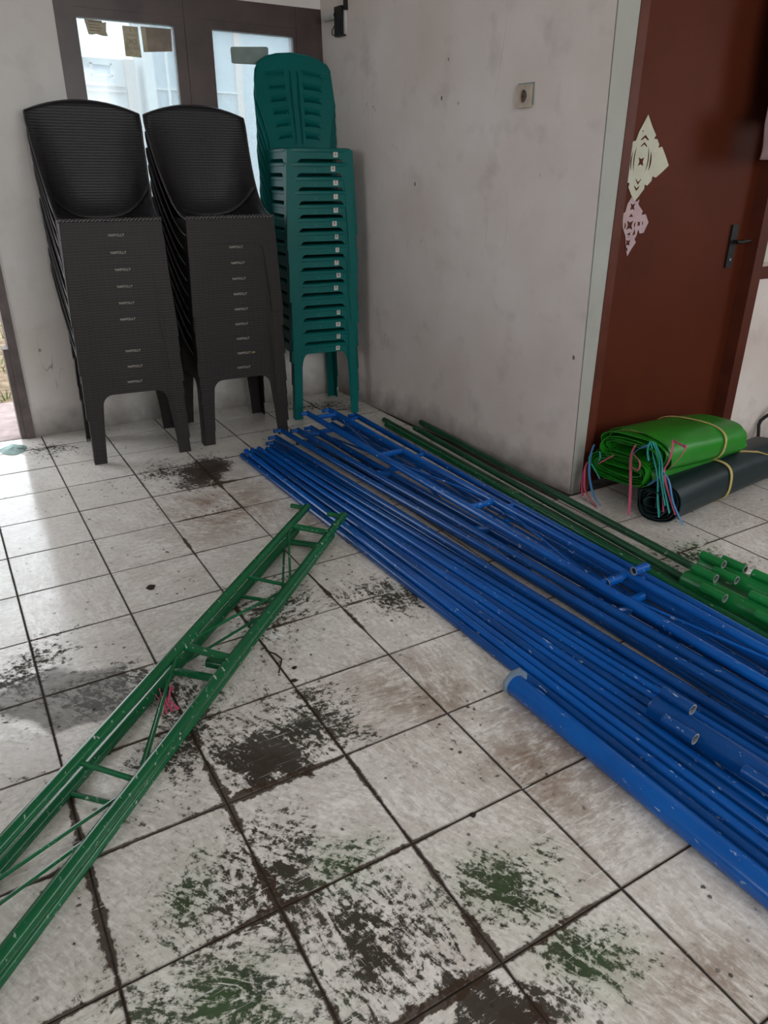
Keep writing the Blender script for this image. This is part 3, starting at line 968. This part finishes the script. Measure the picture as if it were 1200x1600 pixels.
def truss(label, group, mat, chords, y0, y1, nodes, pairs, diag, cr=.0145, rr=.0125, sleeves=(), stubs=True, name='steel_truss'):
    base = line_pt(chords[0], (y0 + y1) / 2); base.z = 0
    t_ = thing(name, label, 'truss', base, 0, group)
    for ch in chords:
        a_, b_ = line_pt(ch, y0), line_pt(ch, y1)
        obj('chord', MB().pipe(a_, b_, cr, .003, 14), M[mat], t_)
        if stubs:
            obj('end_pin', MB().pipe(a_ + Vector((-.045, -.012, .004)), a_ + Vector((.006, -.012, .004)), .0095, .002, 10), M[mat], t_)
    for y in nodes:
        for i, j in pairs:
            obj('rung', MB().tube([line_pt(chords[i], y), line_pt(chords[j], y)], rr, 10), M[mat], t_)
    for i, j in diag:
        for k in range(len(nodes) - 1):
            p, q = (i, j) if k % 2 == 0 else (j, i)
            obj('diagonal_rod', MB().tube([line_pt(chords[p], nodes[k] - .015), line_pt(chords[q], nodes[k + 1] + .015)], .0048, 6), M[mat], t_)
    for ci, y, dx, dz in sleeves:
        p = line_pt(chords[ci], y)
        sleeve(t_, p + Vector((dx - .03, 0, dz)), p + Vector((dx + .03, 0, dz)), .0145, mat)
    return t_


GB = 'blue trusses piled along the right wall'
NOD = [.03, -.62, -1.285, -1.955, -2.62]
truss('blue steel truss on top of the pile with a scuffed near rail', GB, 'blue',
      [(1.245, -.012, .118), (1.372, -.012, .118), (1.262, -.012, .036), (1.388, -.012, .036)], .12, -3.15, NOD, [(0, 1), (2, 3)], [(1, 0), (2, 3)],
      sleeves=[(1, -1.985, .02, .029), (0, -1.965, .055, .004), (1, -2.03, -.035, -.04)])
truss('blue steel truss lying farthest right in the blue pile, next to the green poles', GB, 'blue',
      [(1.505, .007, .080), (1.508, .007, .0165), (1.440, .007, .0165), (1.404, -.004, .078)], .08, -3.15, NOD, [(0, 3), (1, 2)], [(2, 1)], rr=.0095)
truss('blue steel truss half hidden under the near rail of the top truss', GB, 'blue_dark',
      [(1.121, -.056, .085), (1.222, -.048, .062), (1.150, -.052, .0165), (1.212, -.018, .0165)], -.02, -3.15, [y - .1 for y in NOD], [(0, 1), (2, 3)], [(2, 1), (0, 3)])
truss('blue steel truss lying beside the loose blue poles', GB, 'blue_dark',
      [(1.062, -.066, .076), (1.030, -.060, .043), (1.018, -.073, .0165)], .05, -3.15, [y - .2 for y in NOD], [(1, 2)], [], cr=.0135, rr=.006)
ordn = ['outermost', 'second', 'third', 'fourth', 'fifth', 'sixth', 'seventh', 'eighth', 'ninth', 'innermost']
for i in range(10):
    y0 = -.04 - .012 * ((i * 5) % 4)
    xa, xb = .808 + .0165 * i, .868 + .031 * i
    sl = (xb - xa) / -2.15
    zf = .0135 + (.023 if i % 2 else 0); sz = (zf - .0135) / 2.3
    p0 = Vector((xa + sl * y0, y0, zf)); ym = -2.35
    pm = Vector((xa + sl * ym, ym, .0135)); p1 = Vector((xa + sl * -3.15, -3.15, .0135))
    t_ = thing('steel_pole', 'thin blue steel pole, %s counting from the bare floor side of the pile' % ordn[i], 'pole', (pm.x, -1.5, 0), 0, 'loose blue poles on the floor side of the pile')
    obj('tube', MB().tube([p0, p0.lerp(pm, .5), pm, p1], .0132, 12), M['blue' if i % 3 else 'blue_dark'], t_)
    if i in (2, 4, 6):
        q = p0 + Vector((0, -.02, 0))
        if i == 2: obj('end_pin', MB().pipe(q, q + Vector((.004, 0, .045)), .009, .002, 10), M['blue_dark'], t_)
        else: obj('end_pin', MB().pipe(q + Vector((-.045, 0, .012)), q + Vector((.006, 0, .012)), .009, .002, 10), M['steel'], t_)

# thick blue pipe at the edge of the pile
bp = thing('steel_pipe', 'thick blue steel pipe with a clear capped end at the front of the pile', 'pipe', (.815, -2.6, 0))
obj('tube', MB().tube([(.803, -2.128, .031), (.823, -3.15, .031)], .0290, 24), M['blue'], bp)
cap = MB()
ring = [(math.cos(2 * PI * k / 8 + PI / 8), math.sin(2 * PI * k / 8 + PI / 8)) for k in range(8)]
cap.add([(.803 + x * .041, -2.128, .0385 + z * .041) for x, z in ring] + [(.803 + x * .041, -2.120, .0385 + z * .041) for x, z in ring],
        [tuple(range(8)), tuple(range(15, 7, -1))] + [(k, (k + 1) % 8, 8 + (k + 1) % 8, 8 + k) for k in range(8)])
obj('end_plate', cap, simple('grey_blue_cap', (.16, .21, .26), .3, .5, .2, 30), bp, 20)


def column(label, mat, x0, slope, z, y0, r, stations, group, pole_to=None, pole=None, pr=.0145):
    t_ = thing('steel_column', label, 'column', (x0 + slope * y0, y0 - .4, 0), 0, group)
    P = lambda y, dx=0, dz=0: Vector((x0 + slope * y + dx, y, z + dz))
    obj('column_tube', MB().tube([P(y0), P(y0 - .006), P(-3.15)], [r * .93, r, r], 22), M[mat], t_)
    for ys, ang in stations:
        dx, dz = math.cos(ang) * (r + .013), math.sin(ang) * (r + .013)
        sleeve(t_, P(ys, dx, dz), P(ys - .085, dx, dz), .0155, mat)
    if pole:
        obj('inner_pole', MB().tube([Vector(pole[0]), Vector(pole[1])], pr, 12), M[pole[2]], t_)
    return t_


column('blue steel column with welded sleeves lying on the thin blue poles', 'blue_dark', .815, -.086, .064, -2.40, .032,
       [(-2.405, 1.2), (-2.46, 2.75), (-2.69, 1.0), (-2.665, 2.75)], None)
GG = 'green columns by the wall'
column('bright green steel column with sleeves beside the blue pile', 'green_bright', 1.560, -.047, .040, -1.985, .036,
       [(-2.0, 1.35), (-2.075, 2.55), (-2.20, 1.1), (-2.265, 2.55)], GG, pole=((1.728, -.18, .045), (1.655, -1.99, .040), 'green_dark'))
column('bright green steel column farthest right, near the tarpaulins', 'green_bright', 1.700, -.045, .042, -1.945, .034,
       [(-1.95, 1.9), (-2.0, .9), (-2.02, 2.6), (-2.12, 1.2)], GG, pole=((1.806, -.12, .046), (1.742, -1.95, .044), 'green_dark'))
for k, (x0, x1, z, lb, ya) in enumerate(((1.648, 1.602, .030, 'green steel pole lying along the blue pile, nearest of the green poles', -.02),
                                          (1.700, 1.640, .016, 'green steel pole on the floor, half hidden between the blue pile and the wall', .1))):
    t_ = thing('steel_pole', lb, 'pole', ((x0 + x1) / 2, -1, 0), 0, 'green poles by the wall')
    sl = (x1 - x0) / -2.0
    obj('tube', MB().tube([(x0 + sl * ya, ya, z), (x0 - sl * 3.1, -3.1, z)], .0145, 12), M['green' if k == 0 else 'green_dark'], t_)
    if k == 0:
        obj('welded_plate', MB().box(x0 + sl * -1.1 + .012, x0 + sl * -1.1 + .03, -1.13, -1.07, z - .004, z + .01), M['green'], t_)

# green ladder truss in the foreground
dm = Vector((-.7182, -.6958, 0)); pe = Vector((.6958, -.7182, 0))


def gp(p_, s_, z_): return pe * p_ + dm * s_ + Vector((0, 0, z_))


class GC:
    def __init__(s, a, b): s.a, s.b = a, b

    def at(s, q):
        u = (q - .25) / (1.54 - .25)
        return gp(s.a[0] + (s.b[0] - s.a[0]) * u, q, s.a[1] + (s.b[1] - s.a[1]) * u)


A_, B_, C_, D_ = GC((1.176, .084), (1.200, .118)), GC((1.158, .0145), (1.154, .0145)), GC((1.333, .074), (1.351, .103)), GC((1.304, .0145), (1.309, .0145))
gt = thing('ladder_truss', 'worn green steel ladder truss lying on the tiles in the foreground', 'truss', gp(1.25, 1.1, 0))
for ch, s0 in ((A_, .07), (B_, .16), (C_, .085), (D_, .16)):
    obj('chord', MB().pipe(ch.at(s0), ch.at(2.5), .0148, .003, 16), M['green'], gt)
for ch, s0 in ((A_, .085), (C_, .10)):
    p = ch.at(s0)
    obj('end_pin', MB().pipe(p - pe * .062 + Vector((0, 0, .004)), p + pe * .004, .0095, .002, 10), M['green'], gt)
for s0, r in ((.255, .0115), (.665, .0062), (1.08, .0115), (1.543, .0062), (1.97, .0115)):
    for p, q in ((A_, C_), (B_, D_)):
        obj('rung', MB().tube([p.at(s0), q.at(s0)], r, 10), M['green'], gt)
    if r > .01:
        for p, q in ((A_, B_), (C_, D_)):
            obj('strut', MB().tube([p.at(s0), q.at(s0)], .009, 8), M['green'], gt)
NS = [.255, .665, 1.08, 1.543, 1.97, 2.4]
for k in range(5):
    for p, q in ((A_, C_), (B_, D_)):
        if k % 2: p, q = q, p
        obj('diagonal_rod', MB().tube([p.at(NS[k] + .02), q.at(NS[k + 1] - .012)], .0042, 6), M['green'], gt)
p = D_.at(1.045); obj('sleeve', MB().pipe(p - pe * .062 + Vector((0, 0, .022)), p - pe * .01 + Vector((0, 0, .022)), .0145, .003, 12), M['green'], gt)

# ------------------------------------------------------------------ tarpaulins
def spiral_bundle(axis0, axis1, a_out, b_out, turns, gap, th, jitter, seedv, tilt=0.0, squash=None):
    """sheet wound into a flattened roll: returns list of layer MBs (outer wrap first)"""
    r_ = random.Random(seedv)
    ax = Vector(axis1) - Vector(axis0); Lh = ax.length; d = ax.normalized(); up = Vector((0, 0, 1)); up = (up - d * up.dot(d)).normalized(); sd = d.cross(up)
    layers = []
    for t_ in range(turns):
        mb = MB(); k = t_ / turns
        a_, b_ = a_out - gap[0] * t_, b_out - gap[1] * t_
        e0 = (-jitter * r_.random() if t_ else 0); e1 = (jitter * .6 * r_.random() if t_ else 0)
        ph = r_.random() * 6
        n = 40; m = 10
        def f(u, v, inset=0):
            an = 2 * PI * u + ph * 0; c_, s_ = math.cos(an), math.sin(an)
            ex = .75
            w = 1 + .020 * math.sin(3 * an + ph + v * 2) + .012 * math.sin(7 * an + 5 * v + ph)
            if squash: w *= squash(v, an)
            x = math.copysign(abs(c_) ** ex, c_) * (a_ - inset) * w; y = math.copysign(abs(s_) ** ex, s_) * (b_ - inset) * w
            x2 = x * math.cos(tilt) - y * math.sin(tilt); y2 = x * math.sin(tilt) + y * math.cos(tilt)
            s = e0 + (Lh + e1 - e0) * v + .010 * math.sin(an * 2 + ph) * (1 - v)
            return Vector(axis0) + d * s + sd * x2 + up * y2
        mb.grid(lambda u, v: f(u, v), n, m)
        mb.grid(lambda u, v: f(u, v, th), n, m)
        # close the two ends
        for j in (0, m):
            o1_, o2_ = j * (n + 1), (m + 1) * (n + 1) + j * (n + 1)
            for i in range(n): mb.f.append((o1_ + i, o1_ + i + 1, o2_ + i + 1, o2_ + i))
        layers.append(mb)
    return layers, (d, sd, up)


def bundle_loop(axis0, axis1, v, a_, b_, tilt, w, mat, parent, squash=None, name='strap'):
    ax = Vector(axis1) - Vector(axis0); Lh = ax.length; d = ax.normalized(); up = Vector((0, 0, 1)); up = (up - d * up.dot(d)).normalized(); sd = d.cross(up)
    pts = []
    for k in range(41):
        an = 2 * PI * k / 40; c_, s_ = math.cos(an), math.sin(an); q = squash(v, an) if squash else 1
        x = math.copysign(abs(c_) ** .75, c_) * a_ * q; y = math.copysign(abs(s_) ** .75, s_) * b_ * q
        x2 = x * math.cos(tilt) - y * math.sin(tilt); y2 = x * math.sin(tilt) + y * math.cos(tilt)
        pts.append(Vector(axis0) + d * (Lh * v + .012 * math.sin(an * 2)) + sd * x2 + up * y2)
    mb = MB().ribbon(pts, w, .0016, side=d)
    return obj(name, mb, mat, parent)


# dark roll
k0, k1 = (2.00, -1.555, .088), (2.85, -1.445, .088)
td_ = thing('tarpaulin_roll', 'dark blue black tarpaulin roll tied with yellow straps by the door', 'tarpaulin', (2.38, -1.44, 0))
lay, _ = spiral_bundle(k0, k1, .098, .086, 7, (.0115, .0105), .004, .045, 4, 0.1)
for i, mb in enumerate(lay): obj('tarpaulin_layer', mb, M['tarp_dark'], td_, 60)
bundle_loop(k0, k1, .44, .103, .091, .1, .014, M['strap'], td_)
obj('strap', MB().ribbon([(2.26, -1.515, .178), (2.36, -1.50, .181), (2.47, -1.49, .182), (2.56, -1.50, .180), (2.66, -1.53, .168), (2.74, -1.55, .14)], .012, .0015, side=(0, 1, .2)), M['strap'], td_)
obj('strap', MB().ribbon([(2.47, -1.49, .184), (2.54, -1.455, .186), (2.64, -1.43, .181)], .010, .0015, side=(0, 1, .2)), M['strap'], td_)

# green folded bundle leaning on the dark roll and the door: two fat folds of the same sheet
tgn = thing('tarpaulin_bundle', 'bright green folded tarpaulin with pink and teal twine on the dark roll', 'tarpaulin', (2.2, -1.38, 0))
sqz = lambda v, an: 1 + .05 * math.sin(an + .6) * (1 - v) - .16 * max(0, v - .75) * 2 * (math.sin(an) > -.2)
g0, g1 = (1.965, -1.375, .175), (2.50, -1.360, .170)
lay, _ = spiral_bundle(g0, g1, .158, .066, 6, (.009, .0098), .0035, .045, 9, .06, sqz)
for mb in lay: obj('tarpaulin_layer', mb, M['tarp_green'], tgn, 60)
u0, u1 = (2.005, -1.405, .255), (2.54, -1.375, .235)
lay, _ = spiral_bundle(u0, u1, .168, .078, 7, (.0085, .0098), .0035, .05, 12, .05, sqz)
for mb in lay: obj('tarpaulin_layer', mb, M['tarp_green'], tgn, 60)
bundle_loop(u0, u1, .66, .173, .083, .05, .011, M['strap'], tgn, sqz)
bundle_loop(u0, u1, .04, .150, .070, .05, .010, M['strap'], tgn, sqz)


def twine(pts, w, mat):
    P = []
    for i in range(len(pts) - 1):
        for k in range(4):
            P.append(Vector(lerp_path(pts, (i + k / 4) / (len(pts) - 1))))
    P.append(Vector(pts[-1]))
    obj('twine', MB().ribbon(P, w * 1.35, .001), mat, tgn)


rt2 = random.Random(21)
e = Vector(g0) - Vector((.03, 0, 0))
TW = [
      ('pink', [(1.94, -1.459, 0.306), (1.938, -1.448, 0.249), (1.936, -1.469, 0.132), (1.934, -1.486, 0.011)], 0.014),
      ('pink', [(1.93, -1.465, 0.27), (1.928, -1.503, 0.25), (1.926, -1.502, 0.215), (1.924, -1.473, 0.219)], 0.008),
      ('pink', [(1.9, -1.258, 0.174), (1.898, -1.245, 0.103), (1.896, -1.257, 0.018)], 0.012),
      ('pink', [(1.9, -1.25, 0.154), (1.898, -1.265, 0.051), (1.896, -1.335, 0.004), (1.894, -1.389, -0.019)], 0.011),
      ('pink', [(1.93, -1.363, 0.231), (1.928, -1.328, 0.203), (1.926, -1.298, 0.177)], 0.012),
      ('pink', [(2.0, -1.583, 0.352), (1.998, -1.586, 0.283), (1.996, -1.569, 0.224), (1.994, -1.585, 0.184)], 0.013),
      ('pink', [(2.0, -1.583, 0.352), (1.998, -1.633, 0.345), (1.996, -1.647, 0.342), (1.994, -1.625, 0.288), (1.992, -1.594, 0.241)], 0.01),
      ('pink', [(1.985, -1.592, 0.188), (1.983, -1.623, 0.138), (1.981, -1.668, 0.074)], 0.01),
      ('pink', [(1.98, -1.583, 0.178), (1.978, -1.6, 0.116), (1.976, -1.615, 0.067)], 0.008),
      ('sky', [(1.91, -1.272, 0.254), (1.908, -1.262, 0.194), (1.906, -1.274, 0.111), (1.904, -1.314, 0.038), (1.902, -1.358, 0.011)], 0.012),
      ('sky', [(1.95, -1.509, 0.317), (1.948, -1.476, 0.297), (1.946, -1.451, 0.267)], 0.01),
      ('sky', [(1.99, -1.548, 0.232), (1.988, -1.603, 0.197), (1.986, -1.643, 0.117), (1.984, -1.705, 0.047)], 0.01),
      ('sky', [(1.96, -1.531, 0.158), (1.958, -1.56, 0.183), (1.956, -1.577, 0.2)], 0.012),
      ('cyan', [(1.975, -1.505, 0.322), (1.973, -1.53, 0.269), (1.971, -1.564, 0.2), (1.969, -1.584, 0.112), (1.967, -1.606, 0.043)], 0.012),
      ('cyan', [(1.98, -1.506, 0.327), (1.978, -1.549, 0.275), (1.976, -1.572, 0.202), (1.974, -1.62, 0.097)], 0.011),
      ('cyan', [(1.965, -1.506, 0.33), (1.963, -1.503, 0.289), (1.961, -1.518, 0.254)], 0.011),
      ('cyan', [(1.985, -1.515, 0.324), (1.983, -1.56, 0.264), (1.981, -1.583, 0.191), (1.979, -1.64, 0.071)], 0.009),
      ('cyan', [(1.93, -1.256, 0.159), (1.928, -1.289, 0.133), (1.926, -1.313, 0.112)], 0.007),
      ('cyan', [(1.93, -1.289, 0.227), (1.928, -1.299, 0.202), (1.926, -1.29, 0.18)], 0.006)]
for mname, pts, w in TW: twine(pts, w, M[mname])

# cable by the far wall
cb = MB()
P = []
for k in range(25):
    a_ = PI * (.02 + .98 * k / 24)
    P.append((3.27 + math.cos(a_) * -.145 + .0, -1.215 - .012 * math.sin(k), .01 + .20 * math.sin(a_)))
cb.tube(P, .0085, 8)
tag(obj('cable', cb, M['black']), 'black cable loop standing against the wall beside the door', 'cable')

# dark cloth added for the shade at the door's upper right, and pink towel
def cloth(x0, x1, z0, z1, y, amp, freq, th, ph):
    mb = MB()
    f = lambda u, v: (x0 + (x1 - x0) * u + .015 * math.sin(v * 5 + ph) * (1 - v), y - amp * (.6 + .4 * (1 - v)) * (1 + math.sin(freq * u * 2 * PI + ph + v)) * .5 - .004, z0 + (z1 - z0) * v - .02 * math.sin(u * PI) * (v > .9))
    mb.grid(f, 24, 12)
    return mb


dc = thing('hanging_cloth', 'dark cloth added for the shade at the upper right of the brown door', 'cloth', (2.66, -1.2, 1.9))
solid(obj('cloth_sheet', cloth(2.63, 2.95, 1.47, 1.98, -1.215, .05, 2.2, 0, 1.0), M['shade_cloth'], dc, 60), .003)
obj('hook', MB().tube([(2.72, -1.19, 1.945), (2.72, -1.235, 1.945), (2.72, -1.245, 1.955)], .004, 6), M['steel'], dc)
pk = thing('hanging_cloth', 'dusty pink cloth edge hanging at the right edge of the photo', 'cloth', (2.76, -1.25, 1.5))
solid(obj('cloth_sheet', cloth(2.582, 2.80, 1.333, 1.52, -1.288, .02, 1.6, 0, .4), M['pink_cloth'], pk, 60), .003)

# ------------------------------------------------------------------ litter on the floor
def scrap(label, x, y, sx, sy, h, mat, cat, seedv, name):
    r_ = random.Random(seedv); n = 12
    mb = MB(); v = [(x, y, h)]
    for k in range(n):
        a_ = 2 * PI * k / n; q = .65 + .5 * r_.random()
        v.append((x + math.cos(a_) * sx * q * .55, y + math.sin(a_) * sy * q * .55, h * (.5 + .5 * r_.random())))
    for k in range(n):
        a_ = 2 * PI * k / n; q = .7 + .6 * r_.random()
        v.append((x + math.cos(a_) * sx * q, y + math.sin(a_) * sy * q, .0012))
    f = []
    for k in range(n):
        k2 = (k + 1) % n
        f.append((0, 1 + k, 1 + k2)); f.append((1 + k, 1 + n + k, 1 + n + k2, 1 + k2))
    f.append(tuple(1 + n + k for k in range(n))[::-1])
    mb.add(v, f)
    return tag(obj(name, mb, M[mat], None, 20), label, cat)


scrap('pale teal crumpled plastic scrap on the tiles by the left doorway', -.150, .640, .075, .085, .022, 'rag', 'scrap', 1, 'plastic_scrap')
scrap('dark dry leaf on the tile left of the green ladder truss', .095, -1.067, .018, .016, .008, 'dirt', 'leaf', 2, 'dry_leaf')
scrap('small dark clod by the tile joint right of the ladder truss', .31, -1.775, .010, .007, .006, 'dirt', 'debris', 3, 'dirt_clod')
scrap('small flat dark chip on the clean tile in front of the thick pipe', .455, -2.405, .008, .006, .003, 'dirt', 'debris', 4, 'dirt_chip')
scrap('dark crumb by a joint below the truss, beside the curled twig', .335, -1.722, .009, .007, .006, 'dirt', 'debris', 8, 'dirt_clod')
tag(obj('twig', MB().tube([(.295, -1.61, .004), (.312, -1.64, .005), (.318, -1.67, .004), (.300, -1.70, .005), (.285, -1.725, .003)], .0022, 6), M['dirt']),
    'thin curled dark twig on a pale tile right of the ladder truss', 'twig')
pb = MB()
for k in range(4):
    pb.ribbon([(-.03 + .012 * k, -1.62 - .01 * k, .004), (-.045 + .015 * k, -1.66, .020 + .006 * (k % 2)), (-.035 + .006 * k, -1.70, .012), (-.05 + .016 * k, -1.735, .003)], .008, .001)
tag(obj('string_scrap', pb, M['pink']), 'pink string scrap on the dark stain under the ladder truss', 'string')
sb = MB(); r_ = random.Random(8)
for k in range(26):
    x, y = 1.70 + r_.gauss(0, .06), -.12 + r_.gauss(0, .09); a_ = r_.random() * PI; l = .02 + r_.random() * .03
    x = min(x, wx(y, 0) - .05)
    sb.tube([(x, y, .002), (x + math.cos(a_) * l, y + math.sin(a_) * l, .003 + r_.random() * .01)], .0014, 4)
tag(obj('straw_litter', sb, M['straw']), 'dry straw bits scattered by the green poles at the wall', 'straw', kind='stuff')

# ------------------------------------------------------------------ outside
struct('ground', MB().box(-8, 9, .83, 14, -.30, -.03), M['soil'])
struct('path', MB().box(-3.5, 3.0, .83, 1.62, -.20, -.012), M['concrete'])
gb = MB(); r_ = random.Random(4)
for k in range(2600):
    x, y = r_.uniform(-2.2, 1.0), 1.7 + r_.random() ** 1.2 * 4
    dens = math.sin(x * 3 + 1) + math.sin(y * 2.2)
    if dens < 0: continue
    h = .03 + r_.random() * .07; a_ = r_.random() * 6.28; w = .006
    ox, oy = math.cos(a_) * w, math.sin(a_) * w
    lx, ly = r_.gauss(0, .03), r_.gauss(0, .03)
    gb.add([(x - ox, y - oy, -.03), (x + ox, y + oy, -.03), (x + lx, y + ly, h - .03)], [(0, 1, 2)])
tag(obj('grass', gb, M['grass'], None, 0), 'patchy grass outside the left doorway', 'grass', kind='stuff')
hz_ = 5.5
hs = thing('house', 'white house seen through the left window pane', 'house', (1.2, hz_ + 1, 0))
obj('wall', MB().box(.2, 1.80, hz_, hz_ + .2, -.03, 2.30), M['outside_white'], hs)
obj('corner_pier', MB().box(1.80, 1.90, hz_ - .06, hz_ + .2, -.03, 2.30), M['outside_cream'], hs)
fw = obj('window', MB().box(1.47, 1.68, hz_ - .03, hz_, 2.145, 2.16).box(1.47, 1.68, hz_ - .03, hz_, 2.24, 2.255).box(1.47, 1.49, hz_ - .03, hz_, 2.145, 2.255).box(1.66, 1.68, hz_ - .03, hz_, 2.145, 2.255), M['outside_white'], hs)
obj('pane', MB().box(1.49, 1.66, hz_ - .008, hz_ - .002, 2.16, 2.24), M['outside_pane'], fw)
for k in range(5):
    obj('vent_block', MB().box(1.455 + .055 * k, 1.480 + .055 * k, hz_ - .012, hz_, 2.095, 2.122), M['outside_blue'], hs)
for z in (2.055, 2.005):
    obj('ledge', MB().box(.3, 1.78, hz_ - .05, hz_, z, z + .018), M['outside_cream'], hs)
h2_ = thing('house', 'pale blue house with a white downpipe seen through the window', 'house', (2.9, hz_ + .6, 0))
obj('wall', MB().box(2.02, 4.6, hz_ - .1, hz_ + .3, -.03, 2.62), M['outside_blue'], h2_)
obj('pier', MB().box(1.98, 2.07, hz_ - .14, hz_ + .3, -.03, 2.9), M['outside_white'], h2_)
obj('downpipe', MB().tube([(2.26, hz_ - .14, 2.43), (2.205, hz_ - .14, 2.36), (2.205, hz_ - .14, 0)], .014, 8), M['outside_white'], h2_)
obj('ledge', MB().box(2.07, 3.0, hz_ - .14, hz_ - .1, 2.04, 2.055), M['outside_white'], h2_)
for x in (2.11, 2.24):
    obj('window', MB().box(x, x + .08, hz_ - .108, hz_ - .1, 1.6, 2.0), M['outside_pane'], h2_)
obj('corner_band', MB().box(2.95, 3.02, hz_ - .13, hz_ - .1, 0, 2.62), M['outside_cream'], h2_)
